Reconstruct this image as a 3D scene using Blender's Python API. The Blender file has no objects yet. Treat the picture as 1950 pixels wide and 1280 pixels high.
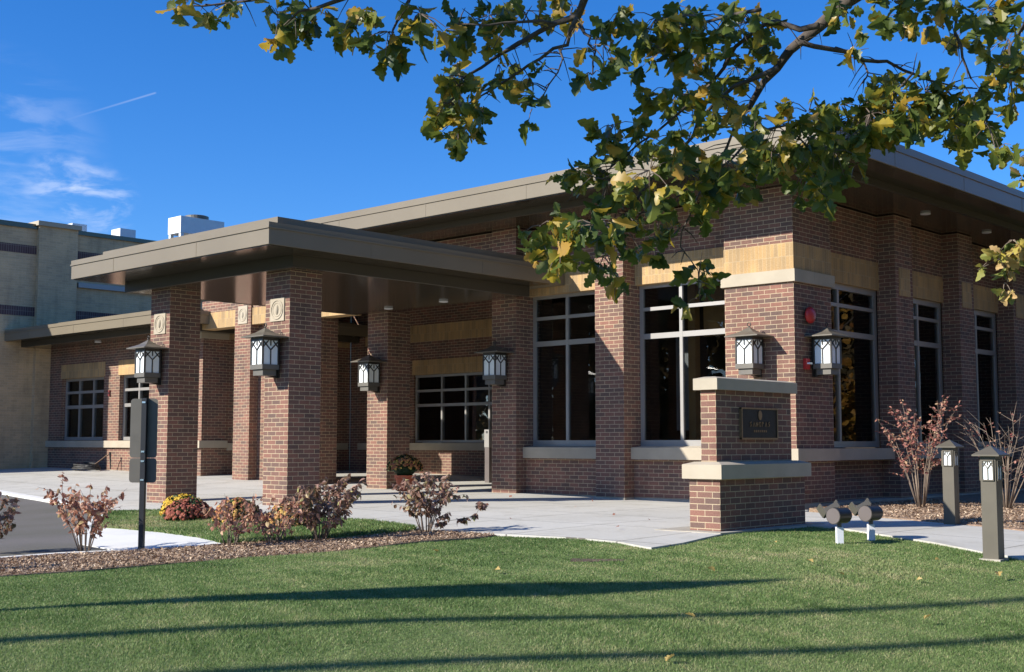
import bpy, math, random
import numpy as np
from mathutils import Vector, Matrix
from mathutils.geometry import delaunay_2d_cdt

random.seed(7)
RNG = np.random.default_rng(11)
SC = bpy.context.scene
COL = SC.collection
R = math.radians

# ------------------------------------------------------------------ camera
cam_data = bpy.data.cameras.new("camera")
cam = bpy.data.objects.new("camera", cam_data)
COL.objects.link(cam)
cam.location = (0, 0, 0.98)
cam.rotation_euler = (R(90 + 4.883), 0, R(42.928))
cam_data.sensor_fit = 'HORIZONTAL'
cam_data.sensor_width = 36
cam_data.lens = 43.846
cam_data.clip_start = 0.05
cam_data.clip_end = 3000
SC.camera = cam

# ------------------------------------------------------------------ sun, sky, exposure
SUN = Vector((-0.48, -1.0, 0.60)).normalized()          # direction towards the sun
sun_el = math.asin(SUN.z)
sun_data = bpy.data.lights.new("sun", 'SUN')
sun_data.energy = 4.9
sun_data.angle = R(0.5)
sun_data.color = (1.0, 0.955, 0.88)
sun = bpy.data.objects.new("sun", sun_data)
COL.objects.link(sun)
sun.rotation_euler = SUN.to_track_quat('Z', 'Y').to_euler()
SC.view_settings.view_transform = 'Standard'
SC.view_settings.look = 'None'
SC.view_settings.gamma = 1
SC.view_settings.exposure = 0.6

world = bpy.data.worlds.new("World")
SC.world = world
world.use_nodes = True
WN, WL = world.node_tree.nodes, world.node_tree.links
WN.clear()


def wn(kind, **kw):
    n = WN.new(kind)
    for k, v in kw.items():
        setattr(n, k, v)
    return n


sky = wn('ShaderNodeTexSky', sky_type='NISHITA', sun_disc=False)
sky.sun_elevation = sun_el
sky.sun_rotation = math.atan2(SUN.x, SUN.y)
sky.altitude = 300
sky.air_density = 1.0
sky.dust_density = 0.35
sky.ozone_density = 3.5
hsv = wn('ShaderNodeHueSaturation')
hsv.inputs['Saturation'].default_value = 1.15
hsv.inputs['Value'].default_value = 1.0
tnt = wn('ShaderNodeMix', data_type='RGBA', blend_type='MULTIPLY')
tnt.inputs[0].default_value = 1
tnt.inputs[7].default_value = (.84, 1.05, 1.46, 1)
WL.new(sky.outputs[0], tnt.inputs[6])
WL.new(tnt.outputs[2], hsv.inputs['Color'])
tc = wn('ShaderNodeTexCoord')


def wmath(op, a, b=None, c=None):
    n = wn('ShaderNodeMath', operation=op)
    for i, x in enumerate((a, b, c)):
        if x is None:
            continue
        if isinstance(x, (int, float)):
            n.inputs[i].default_value = x
        else:
            WL.new(x, n.inputs[i])
    return n.outputs[0]


def wdot(v):
    n = wn('ShaderNodeVectorMath', operation='DOT_PRODUCT')
    WL.new(tc.outputs['Generated'], n.inputs[0])
    n.inputs[1].default_value = v
    return n.outputs['Value']


def wmap(x, a, b, lo=0.0, hi=1.0):
    n = wn('ShaderNodeMapRange', interpolation_type='SMOOTHSTEP')
    WL.new(x, n.inputs[0])
    for i, v in enumerate((a, b, lo, hi)):
        n.inputs[i + 1].default_value = v
    return n.outputs[0]


def cloud_noise(scale, rot, detail, seed, lo, hi, zscale=3.2):
    m = wn('ShaderNodeMapping')
    m.inputs['Location'].default_value = (seed, seed * .7, seed * .3)
    m.inputs['Rotation'].default_value = rot
    m.inputs['Scale'].default_value = (scale, scale, scale * zscale)
    WL.new(tc.outputs['Generated'], m.inputs[0])
    n = wn('ShaderNodeTexNoise')
    n.inputs['Scale'].default_value = 1
    n.inputs['Detail'].default_value = detail
    n.inputs['Roughness'].default_value = .58
    n.inputs['Distortion'].default_value = .35
    WL.new(m.outputs[0], n.inputs['Vector'])
    return wmap(n.outputs[0], lo, hi)


def blob(v, inner, outer):
    return wmap(wdot(v), math.cos(outer), math.cos(inner))


wisp = cloud_noise(11, (.2, .25, .1), 6, 3.1, .44, .66, 4.2)
fine = cloud_noise(24, (.15, .3, 0), 6, 9.7, .42, .68, 2.6)
zone_hi = blob((-0.905, 0.364, 0.222), .0, .16)
zone_a = blob((-0.893, 0.380, 0.236), .0, .085)
zone_b = blob((-0.893, 0.398, 0.208), .0, .095)
zone_c = blob((-0.874, 0.446, 0.193), .002, .032)
zone_d = blob((-0.864, 0.470, 0.181), .002, .03)
amount = wmath('MULTIPLY', wmath('MAXIMUM', zone_a, zone_b), wisp)
amount = wmath('ADD', wmath('MULTIPLY', amount, .17), wmath('MULTIPLY', wmath('ADD', zone_c, zone_d), wmath('MULTIPLY', fine, .30)))
amount = wmath('ADD', amount, wmath('MULTIPLY', zone_hi, wmath('MULTIPLY', fine, .0)))
d1, d2 = Vector((-0.869, 0.434, 0.236)).normalized(), Vector((-0.828, 0.494, 0.264)).normalized()
nrm = d1.cross(d2).normalized()
line = wmap(wmath('ABSOLUTE', wdot(nrm)), 0.0011, 0.0001)
along_v = (d2 - d1).normalized()
t1, t2 = d1.dot(along_v), d2.dot(along_v)
along = wmath('MULTIPLY', wmap(wdot(along_v), t1, t2 - .005), wmap(wdot(along_v), t2 + .001, t2 - .001))
facing = wmap(wdot(d2), .9, .95)
trail = wmath('MULTIPLY', wmath('MULTIPLY', line, along), facing)
amount = wmath('MINIMUM', wmath('ADD', amount, wmath('MULTIPLY', trail, .15)), .85)
mixc = wn('ShaderNodeMix', data_type='RGBA')
WL.new(amount, mixc.inputs[0])
WL.new(hsv.outputs[0], mixc.inputs[6])
mixc.inputs[7].default_value = (8.5, 8.9, 9.8, 1)
bg = wn('ShaderNodeBackground')
bg.inputs['Strength'].default_value = 0.085
WL.new(mixc.outputs[2], bg.inputs[0])
wo = wn('ShaderNodeOutputWorld')
WL.new(bg.outputs[0], wo.inputs[0])

# ------------------------------------------------------------------ ground height
CP = np.array([(-9.6,16.6,-.02),(-12.9,16.6,.0),(-15.3,16.6,.05),(-19,16.6,.03),(-23.5,16.6,.12),(-30,16.9,.25),(-33.7,17,.27),(-22,21.5,.17),
(-15.5,11.66,.03),(-18.9,11.66,-.05),(-7.8,11.7,-.02),(-9.6,22,0),(-9,32,0),(5,30,0),(-16.5,8.2,-.2),(-13.8,8.8,-.12),(-22,10,-.16),(-26,11,-.1),(-34,10,.05),
(-7.4,3.4,-.10),(-6.0,5.5,-.13),(-3.6,9.4,-.29),(-4.6,4.4,-.26),(-2.6,6.5,-.45),(-10,6.5,-.14),(-1,4,-.5),(0,0,-.6),(-5,0,-.42),(4,8,-.4),(-5.5,10.8,-.06),(-10,9.5,-.07),(-40,0,-.3),(-20,0,-.4),(20,20,-.2),(0,-40,-.6),(40,0,-.3),(-40,40,.2),(20,50,0),(-12,3,-.22)], float)
_D = np.hypot(*(CP[:, None, :2] - CP[None, :, :2]).transpose(2, 0, 1))
_n = len(CP)
_A = np.zeros((_n + 1, _n + 1)); _A[:_n, :_n] = _D; _A[:_n, _n] = 1; _A[_n, :_n] = 1
_W = np.linalg.solve(_A, np.r_[CP[:, 2], 0])


def G(x, y):
    x = np.asarray(x, float); y = np.asarray(y, float)
    r = np.sqrt((x[..., None] - CP[:, 0]) ** 2 + (y[..., None] - CP[:, 1]) ** 2 + .15)
    return np.clip(r @ _W[:_n] + _W[_n], -.75, .35)


def gz(x, y):
    return float(G(x, y))


# ------------------------------------------------------------------ materials
MATS = {}


class NT:
    """small helper round one material's node tree"""
    def __init__(self, name):
        self.m = bpy.data.materials.new(name)
        self.m.use_nodes = True
        self.n, self.l = self.m.node_tree.nodes, self.m.node_tree.links
        self.b = self.n['Principled BSDF']
        MATS[name] = self.m

    def add(self, kind, **kw):
        n = self.n.new(kind)
        for k, v in kw.items():
            setattr(n, k, v)
        return n

    def link(self, a, b):
        self.l.new(a, b)

    def coord(self, which='Object', scale=None):
        t = self.add('ShaderNodeTexCoord').outputs[which]
        if scale is not None:
            m = self.add('ShaderNodeMapping')
            m.inputs['Scale'].default_value = scale
            self.link(t, m.inputs[0])
            t = m.outputs[0]
        return t

    def noise(self, vec, scale, detail=4, rough=.55):
        n = self.add('ShaderNodeTexNoise')
        n.inputs['Scale'].default_value = scale
        n.inputs['Detail'].default_value = detail
        n.inputs['Roughness'].default_value = rough
        if vec is not None:
            self.link(vec, n.inputs['Vector'])
        return n.outputs[0]

    def ramp(self, fac, *stops):
        r = self.add('ShaderNodeValToRGB')
        e = r.color_ramp.elements
        while len(e) < len(stops):
            e.new(.5)
        for el, (p, c) in zip(e, stops):
            el.position = p
            el.color = (*c, 1) if len(c) == 3 else c
        self.link(fac, r.inputs[0])
        return r.outputs[0]

    def mix(self, fac, a, b, blend='MIX'):
        n = self.add('ShaderNodeMix', data_type='RGBA', blend_type=blend)
        for i, x in ((0, fac), (6, a), (7, b)):
            if isinstance(x, (int, float)):
                n.inputs[i].default_value = x
            elif isinstance(x, tuple):
                n.inputs[i].default_value = (*x, 1)
            else:
                self.link(x, n.inputs[i])
        return n.outputs[2]

    def bump(self, h, strength, dist=.01):
        b = self.add('ShaderNodeBump')
        b.inputs['Strength'].default_value = strength
        b.inputs['Distance'].default_value = dist
        self.link(h, b.inputs['Height'])
        self.link(b.outputs[0], self.b.inputs['Normal'])

    def done(self, color=None, rough=.8, metal=0.0, spec=None):
        if color is not None:
            if isinstance(color, tuple):
                self.b.inputs['Base Color'].default_value = (*color, 1)
            else:
                self.link(color, self.b.inputs['Base Color'])
        if isinstance(rough, (int, float)):
            self.b.inputs['Roughness'].default_value = rough
        else:
            self.link(rough, self.b.inputs['Roughness'])
        self.b.inputs['Metallic'].default_value = metal
        if spec is not None:
            self.b.inputs['Specular IOR Level'].default_value = spec
        return self.m


def brick_mat(name, c1, c2, mortar, bw, rh, mw, offset=.5, bump=.5, c3=None, rough=.85):
    t = NT(name)
    uv = t.coord('UV')
    b = t.add('ShaderNodeTexBrick')
    b.offset = offset
    b.inputs['Color1'].default_value = (*c1, 1)
    b.inputs['Color2'].default_value = (*c2, 1)
    b.inputs['Mortar'].default_value = (*mortar, 1)
    b.inputs['Scale'].default_value = 1
    b.inputs['Mortar Size'].default_value = mw
    b.inputs['Mortar Smooth'].default_value = .25
    b.inputs['Bias'].default_value = 0
    b.inputs['Brick Width'].default_value = bw
    b.inputs['Row Height'].default_value = rh
    t.link(uv, b.inputs['Vector'])
    c = b.outputs['Color']
    big = t.noise(uv, 1.1, 3)
    fine = t.noise(uv, 60, 3)
    c = t.mix(.55, c, t.ramp(fine, (.25, (.62, .60, .60)), (.75, (1.35, 1.35, 1.33))), 'MULTIPLY')
    c = t.mix(.75, c, t.ramp(big, (.3, (.78, .79, .82)), (.7, (1.2, 1.16, 1.12))), 'MULTIPLY')
    st_ = t.noise(t.coord('UV', (2.6, .35, 1)), 1.6, 5, .6)
    c = t.mix(.5, c, t.ramp(st_, (.36, (.74, .73, .72)), (.5, (1, 1, 1))), 'MULTIPLY')
    h = t.add('ShaderNodeMath', operation='SUBTRACT')
    h.inputs[0].default_value = 1
    t.link(b.outputs['Fac'], h.inputs[1])
    t.bump(h.outputs[0], bump, .006)
    return t.done(c, rough, spec=.25)


BRICK = brick_mat('red_brick', (.255, .126, .092), (.145, .097, .079), (.50, .395, .255), .2032, .0677, .0050)
TAN_SOLDIER = brick_mat('tan_soldier_brick', (.53, .34, .15), (.39, .27, .14), (.50, .38, .225), .0677, .2032, .0035, 0, .3)
TAN_BRICK = brick_mat('tan_brick', (.62, .45, .255), (.52, .38, .225), (.62, .49, .33), .2032, .0677, .004, .5, .3)
DARK_SOLDIER = brick_mat('dark_soldier_brick', (.13, .075, .07), (.10, .06, .06), (.26, .21, .17), .0677, .2032, .006, 0, .3)


def plain(name, c, rough=.7, metal=0.0, var=.12, scale=3.0, bump=0.0, bscale=80, spec=None):
    t = NT(name)
    co = t.coord()
    n = t.noise(co, scale, 5)
    lo = tuple(x * (1 - var) for x in c)
    hi = tuple(min(1, x * (1 + var)) for x in c)
    if bump:
        t.bump(t.noise(co, bscale, 4), bump, .004)
    return t.done(t.ramp(n, (.3, lo), (.7, hi)), rough, metal, spec)


STONE = plain('limestone', (.44, .375, .275), .85, var=.10, scale=2.2, bump=.25, bscale=60)
CONC_FOUND = plain('foundation_concrete', (.40, .36, .29), .9, var=.2, scale=3, bump=.3)
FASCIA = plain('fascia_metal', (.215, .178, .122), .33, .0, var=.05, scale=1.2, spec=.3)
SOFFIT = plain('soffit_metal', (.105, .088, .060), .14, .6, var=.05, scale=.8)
FRAME = plain('window_frame_metal', (.36, .34, .31), .4, .3, var=.05)
BRONZE = plain('dark_bronze_metal', (.062, .056, .048), .42, .5, var=.12, scale=9)
ROOF_BRONZE = plain('weathered_bronze_roof', (.165, .145, .112), .45, .2, var=.12, scale=9)
BOLLARD = plain('bollard_paint', (.115, .10, .072), .45, .1, var=.07, scale=6)
MILK = plain('milk_glass', (.86, .90, .88), .28, var=.03, scale=5)
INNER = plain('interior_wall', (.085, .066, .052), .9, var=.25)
PANEL_BROWN = plain('brown_reflection_panel', (.62, .40, .17), .6, var=.15)
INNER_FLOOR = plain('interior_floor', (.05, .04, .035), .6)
PANEL_BLUE = plain('blue_grey_panel', (.42, .50, .62), .7)
ROOFTOP = plain('roof_membrane', (.22, .21, .2), .9)
WHITE_PAINT = plain('white_paint', (.78, .78, .80), .5, var=.05)
UNIT = plain('unit_sheet_metal', (.72, .74, .74), .5, .1, var=.05)
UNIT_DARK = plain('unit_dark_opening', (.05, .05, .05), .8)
RED = plain('alarm_red', (.55, .035, .03), .4, var=.05)
DARK_RED = plain('alarm_dark_red', (.16, .02, .022), .5, var=.05)
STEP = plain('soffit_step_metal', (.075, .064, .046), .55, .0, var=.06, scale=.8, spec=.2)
SIGN_BACK = plain('sign_back_metal', (.115, .105, .085), .6, .1, var=.10, scale=6)
BLACK = plain('black_paint', (.018, .018, .02), .45, var=.2)
CHROME = plain('bright_bolt', (.7, .7, .7), .25, 1.0)
PLAQUE = plain('plaque_bronze', (.022, .024, .026), .45, .5, var=.2, scale=20)
PLAQUE_TRIM = plain('plaque_raised_bronze', (.30, .20, .11), .45, .6, var=.15, scale=30)
BLUE_LENS = plain('blue_lens', (.03, .11, .22), .1)
GREY_LAMP = plain('lamp_grey_metal', (.135, .122, .10), .5, .1)
POT = plain('terracotta_pot', (.72, .16, .06), .7)
BARK = plain('oak_bark', (.085, .066, .05), .95, var=.45, scale=14, bump=.9, bscale=45)
TWIG = plain('twig_bark', (.17, .125, .095), .9, var=.3, scale=10)
PALE_TWIG = plain('pale_twig_bark', (.25, .19, .14), .9, var=.3, scale=10)
HOSE = plain('hose_rubber', (.03, .028, .026), .6, var=.3, scale=10)
RUST = plain('rusty_metal', (.16, .09, .05), .8, var=.3, scale=9)
DIRT = plain('bare_soil', (.11, .07, .045), .95, var=.4, scale=9, bump=.6)
POST_GREY = plain('post_grey_metal', (.15, .125, .115), .5, .3)


def concrete_mat():
    t = NT('pavement_concrete')
    co = t.coord()
    a = t.noise(co, .55, 5)
    b = t.noise(co, 18, 6)
    c = t.ramp(a, (.3, (.50, .475, .41)), (.7, (.595, .57, .505)))
    c = t.mix(.5, c, t.ramp(b, (.3, (.86, .86, .86)), (.7, (1.08, 1.08, 1.08))), 'MULTIPLY')
    s3 = t.noise(co, 1.7, 7, .7)
    c = t.mix(.55, c, t.ramp(s3, (.34, (.72, .70, .66)), (.47, (1, 1, 1))), 'MULTIPLY')
    j = t.add('ShaderNodeTexBrick')
    j.offset = 0
    for k, v in (('Scale', 1), ('Mortar Size', .011), ('Brick Width', 1.53), ('Row Height', 1.53), ('Mortar Smooth', .3)):
        j.inputs[k].default_value = v
    m = t.add('ShaderNodeMapping')
    m.inputs['Location'].default_value = (.35, .45, 0)
    t.link(co, m.inputs[0])
    t.link(m.outputs[0], j.inputs['Vector'])
    c = t.mix(j.outputs['Fac'], c, (.16, .145, .12))
    t.bump(b, .12, .004)
    return t.done(c, .88, spec=.3)


def speckle_mat(name, c_lo, c_hi, big, fine, bumpd, rough=.95, c_mid=None):
    t = NT(name)
    co = t.coord()
    a = t.noise(co, big, 4)
    b = t.noise(co, fine, 6, .7)
    stops = [(.3, c_lo), (.7, c_hi)] if c_mid is None else [(.3, c_lo), (.5, c_mid), (.7, c_hi)]
    c = t.ramp(b, *stops)
    c = t.mix(.7, c, t.ramp(a, (.3, (.75, .78, .7)), (.7, (1.15, 1.12, 1.2))), 'MULTIPLY')
    t.bump(b, .8, bumpd)
    return t.done(c, rough, spec=.15)


CONCRETE = concrete_mat()
KERB = plain('kerb_concrete', (.74, .72, .66), .85, var=.07, scale=1.5, bump=.2)
ASPHALT = speckle_mat('asphalt', (.125, .117, .102), (.180, .168, .147), .6, 70, .004)
LAWN = speckle_mat('lawn_turf', (.13, .17, .06), (.24, .29, .11), .8, 55, .02)
MULCH = speckle_mat('wood_mulch', (.17, .11, .075), (.52, .38, .26), 1.5, 38, .008, c_mid=(.30, .205, .14))


def tint_mat(name, stops, trans=.35, rough=.5, spec=.35, attr='tint'):
    t = NT(name)
    a = t.add('ShaderNodeAttribute', attribute_name=attr)
    c = t.ramp(a.outputs['Fac'], *stops)
    t.done(c, rough, spec=spec)
    if trans:
        tr = t.add('ShaderNodeBsdfTranslucent')
        t.link(c, tr.inputs[0])
        mx = t.add('ShaderNodeMixShader')
        mx.inputs[0].default_value = trans
        t.link(t.b.outputs[0], mx.inputs[1])
        t.link(tr.outputs[0], mx.inputs[2])
        t.link(mx.outputs[0], t.n['Material Output'].inputs[0])
    return t.m


OAK_LEAF = tint_mat('oak_leaf', [(0, (.065, .10, .022)), (.40, (.14, .18, .032)), (.70, (.27, .26, .04)), (.86, (.46, .33, .035)), (1, (.54, .32, .065))], .46, .40, .5)
PALE_LEAF = tint_mat('pale_oak_leaf', [(0, (.10, .15, .04)), (.4, (.20, .24, .06)), (.7, (.45, .36, .07)), (1, (.55, .36, .17))], .3, .5)
RED_LEAF = tint_mat('russet_shrub_leaf', [(0, (.20, .09, .065)), (.35, (.52, .25, .17)), (.7, (.72, .45, .30)), (1, (.72, .58, .28))], .42, .5)
DARK_LEAF = tint_mat('purple_shrub_leaf', [(0, (.12, .105, .05)), (.30, (.28, .18, .11)), (.55, (.42, .24, .18)), (.8, (.60, .40, .30)), (1, (.48, .46, .17))], .4, .45)
PINK_LEAF = tint_mat('pink_shrub_leaf', [(0, (.28, .09, .085)), (.5, (.46, .20, .15)), (1, (.55, .38, .22))], .3, .55)
MUM_LEAF = tint_mat('mum_leaf', [(0, (.025, .05, .018)), (1, (.08, .12, .035))], .2, .6)
MUM_YELLOW = tint_mat('yellow_mum_petal', [(0, (.52, .29, .02)), (1, (.80, .55, .05))], .15, .6)
MUM_RUST = tint_mat('rust_mum_petal', [(0, (.22, .05, .03)), (1, (.42, .13, .07))], .15, .6)
MUM_BRONZE = tint_mat('bronze_mum_petal', [(0, (.33, .10, .045)), (.6, (.45, .20, .07)), (1, (.62, .42, .08))], .15, .6)
GRASS = tint_mat('grass_blade', [(0, (.095, .165, .045)), (.45, (.20, .295, .09)), (.78, (.34, .375, .155)), (1, (.52, .45, .25))], .35, .55, .3)
CHIP = tint_mat('wood_chip', [(0, (.16, .10, .065)), (.4, (.42, .29, .19)), (.8, (.68, .52, .35)), (1, (.82, .68, .50))], 0, .9, .2)
FAR_LEAF = tint_mat('orange_autumn_leaf', [(0, (.25, .10, .02)), (1, (.55, .30, .05))], .3, .6)
WOOD_LEAF = tint_mat('dull_autumn_leaf', [(0, (.10, .08, .04)), (1, (.36, .25, .12))], .5, .7)


def glass_mat():
    t = NT('window_glass')
    t.n.remove(t.b)
    tr = t.add('ShaderNodeBsdfTransparent')
    tr.inputs[0].default_value = (.70, .69, .66, 1)
    gl = t.add('ShaderNodeBsdfGlossy')
    gl.inputs['Color'].default_value = (.9, .92, .95, 1)
    gl.inputs['Roughness'].default_value = .01
    fr = t.add('ShaderNodeFresnel')
    fr.inputs[0].default_value = 1.42
    mx = t.add('ShaderNodeMixShader')
    t.link(fr.outputs[0], mx.inputs[0])
    t.link(tr.outputs[0], mx.inputs[1])
    t.link(gl.outputs[0], mx.inputs[2])
    t.link(mx.outputs[0], t.n['Material Output'].inputs[0])
    return t.m


GLASS = glass_mat()

# ------------------------------------------------------------------ mesh helpers


class MB:
    """collects faces in world metres; build() links them as ONE mesh object"""
    def __init__(self):
        self.v, self.f, self.t = [], [], []

    def face(self, pts, tint=None):
        i = len(self.v)
        self.v += [tuple(p) for p in pts]
        self.f.append(tuple(range(i, i + len(pts))))
        self.t.append(tint)

    def box(self, x0, x1, y0, y1, z0, z1):
        p = [(x, y, z) for z in (z0, z1) for y in (y0, y1) for x in (x0, x1)]
        for q in ((0, 2, 3, 1), (4, 5, 7, 6), (0, 1, 5, 4), (1, 3, 7, 5), (3, 2, 6, 7), (2, 0, 4, 6)):
            self.face([p[k] for k in q])
        return self

    def hexa(self, bot, top):
        """bot, top: four corners each, counter-clockwise from above"""
        self.face(bot[::-1]); self.face(top)
        for k in range(4):
            self.face([bot[k], bot[(k + 1) % 4], top[(k + 1) % 4], top[k]])
        return self

    def wedge_box(self, x0, x1, y0, y1, z0, z1, inset):
        """box whose top is drawn in by inset (a sloped wash)"""
        b = [(x0, y0, z0), (x1, y0, z0), (x1, y1, z0), (x0, y1, z0)]
        i = inset
        t = [(x0 + i, y0 + i, z1), (x1 - i, y0 + i, z1), (x1 - i, y1 - i, z1), (x0 + i, y1 - i, z1)]
        return self.hexa(b, t)

    def obox(self, c, u, v, w):
        """box round centre c with half-axes u, v, w (right-handed)"""
        c, u, v, w = map(Vector, (c, u, v, w))
        b = [c - u - v - w, c + u - v - w, c + u + v - w, c - u + v - w]
        t = [q + 2 * w for q in b]
        return self.hexa(b, t)

    def bar(self, a, b, r, side=None):
        """square bar from a to b"""
        a, b = Vector(a), Vector(b)
        d = (b - a)
        n = d.normalized()
        s = Vector(side) if side else (Vector((0, 0, 1)) if abs(n.z) < .9 else Vector((1, 0, 0)))
        u = n.cross(s).normalized() * r
        v = n.cross(u).normalized() * r
        return self.obox((a + b) / 2, u, v, n * (d.length / 2))

    def tube(self, pts, radii, n=6, cap=True):
        pts = [Vector(p) for p in pts]
        rings = []
        up = Vector((.31, .17, .93))
        for k, p in enumerate(pts):
            d = (pts[min(k + 1, len(pts) - 1)] - pts[max(k - 1, 0)]).normalized()
            u = d.cross(up)
            if u.length < .05:
                u = d.cross(Vector((1, 0, 0)))
            u.normalize()
            w = d.cross(u)
            r = radii[k] if hasattr(radii, '__len__') else radii
            rings.append([p + u * (r * math.cos(2 * math.pi * j / n)) + w * (r * math.sin(2 * math.pi * j / n)) for j in range(n)])
        i0 = len(self.v)
        for rg in rings:
            self.v += [tuple(q) for q in rg]
        for k in range(len(rings) - 1):
            for j in range(n):
                a, b = i0 + k * n + j, i0 + k * n + (j + 1) % n
                self.f.append((a, a + n, b + n, b)); self.t.append(None)
        if cap:
            self.f.append(tuple(i0 + j for j in range(n))); self.t.append(None)
            self.f.append(tuple(i0 + (len(rings) - 1) * n + j for j in range(n))[::-1]); self.t.append(None)
        return self

    def lathe(self, prof, c, n=24, axis='z'):
        """prof: list of (radius, height)"""
        c = Vector(c)
        i0 = len(self.v)
        for r, h in prof:
            for j in range(n):
                a = 2 * math.pi * j / n
                q = (r * math.cos(a), r * math.sin(a), h)
                if axis == 'x':
                    q = (h, q[0], q[1])
                elif axis == 'y':
                    q = (q[1], h, q[0])
                self.v.append(tuple(c + Vector(q)))
        for k in range(len(prof) - 1):
            for j in range(n):
                a, b = i0 + k * n + j, i0 + k * n + (j + 1) % n
                self.f.append((a, b, b + n, a + n)); self.t.append(None)
        self.f.append(tuple(i0 + j for j in range(n))[::-1]); self.t.append(None)
        m = i0 + (len(prof) - 1) * n
        self.f.append(tuple(m + j for j in range(n))); self.t.append(None)
        return self

    def torus(self, c, rad, r, axis='y', n=20, m=8):
        pts = []
        for k in range(n + 1):
            a = 2 * math.pi * k / n
            q = {'y': (math.cos(a) * rad, 0, math.sin(a) * rad), 'x': (0, math.cos(a) * rad, math.sin(a) * rad), 'z': (math.cos(a) * rad, math.sin(a) * rad, 0)}[axis]
            pts.append(Vector(c) + Vector(q))
        return self.tube(pts, r, m, False)

    def build(self, name, mat, parent=None, origin=None, smooth=False, bevel=0.0, uvo=(0, 0, 0)):
        o0 = Vector(origin) if origin is not None else Vector(ORIG[parent.name]) if parent else Vector((0, 0, 0))
        V = np.array(self.v, np.float64).reshape(-1, 3)
        me = bpy.data.meshes.new(name)
        me.from_pydata([tuple(q) for q in (V - np.array(o0))], [], self.f)
        uv = me.uv_layers.new(name='UVMap')
        co = np.empty(len(me.loops) * 2, np.float32)
        me.update()
        vi = np.empty(len(me.loops), np.int32); me.loops.foreach_get('vertex_index', vi)
        ln = np.empty(len(me.polygons), np.int32); me.polygons.foreach_get('loop_total', ln)
        nr = np.empty(len(me.polygons) * 3, np.float32); me.polygons.foreach_get('normal', nr)
        nr = np.repeat(np.abs(nr.reshape(-1, 3)), ln, axis=0)
        P = (V - np.array(uvo))[vi]
        u = np.where(nr[:, 0] > np.maximum(nr[:, 1], nr[:, 2]), P[:, 1], P[:, 0])
        w = np.where(nr[:, 2] > np.maximum(nr[:, 0], nr[:, 1]), P[:, 1], P[:, 2])
        co[0::2], co[1::2] = u, w
        uv.data.foreach_set('uv', co)
        if any(x is not None for x in self.t):
            at = me.attributes.new('tint', 'FLOAT', 'FACE')
            at.data.foreach_set('value', np.array([0.0 if x is None else x for x in self.t], np.float32))
        me.materials.append(mat)
        ob = bpy.data.objects.new(name, me)
        COL.objects.link(ob)
        if parent is not None:
            ob.parent = parent
            if origin is not None:
                ob.location = o0 - Vector(ORIG[parent.name])
        else:
            ob.location = o0
        ORIG[ob.name] = tuple(o0)
        if smooth:
            me.polygons.foreach_set('use_smooth', np.ones(len(me.polygons), bool))
        if bevel:
            bv = ob.modifiers.new('soft_edges', 'BEVEL')
            bv.width = bevel; bv.segments = 2; bv.limit_method = 'ANGLE'
        return ob


ORIG = {}


def tag(o, label=None, cat=None, group=None, kind=None):
    if label: o['label'] = label
    if cat: o['category'] = cat
    if group: o['group'] = group
    if kind: o['kind'] = kind
    return o


def thing(name, label, cat, loc, group=None, rz=0.0):
    o = bpy.data.objects.new(name, None)
    COL.objects.link(o)
    o.empty_display_size = .2
    o.location = loc
    o.rotation_euler = (0, 0, rz)
    ORIG[o.name] = tuple(loc)
    return tag(o, label, cat, group)


def dup(root, loc, rz, label, group=None):
    r = root.copy(); COL.objects.link(r)
    r.location = loc; r.rotation_euler = (0, 0, rz)
    tag(r, label, None, group)
    for ch in list(root.children):
        c = ch.copy(); COL.objects.link(c); c.parent = r
        for g in list(ch.children):
            d = g.copy(); COL.objects.link(d); d.parent = c
    return r


def inside(px, py, poly):
    poly = np.asarray(poly, float)
    c = np.zeros(len(px), bool)
    j = len(poly) - 1
    for i in range(len(poly)):
        xi, yi = poly[i]; xj, yj = poly[j]
        cond = ((yi > py) != (yj > py)) & (px < (xj - xi) * (py - yi) / (yj - yi + 1e-12) + xi)
        c ^= cond
        j = i
    return c


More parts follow.
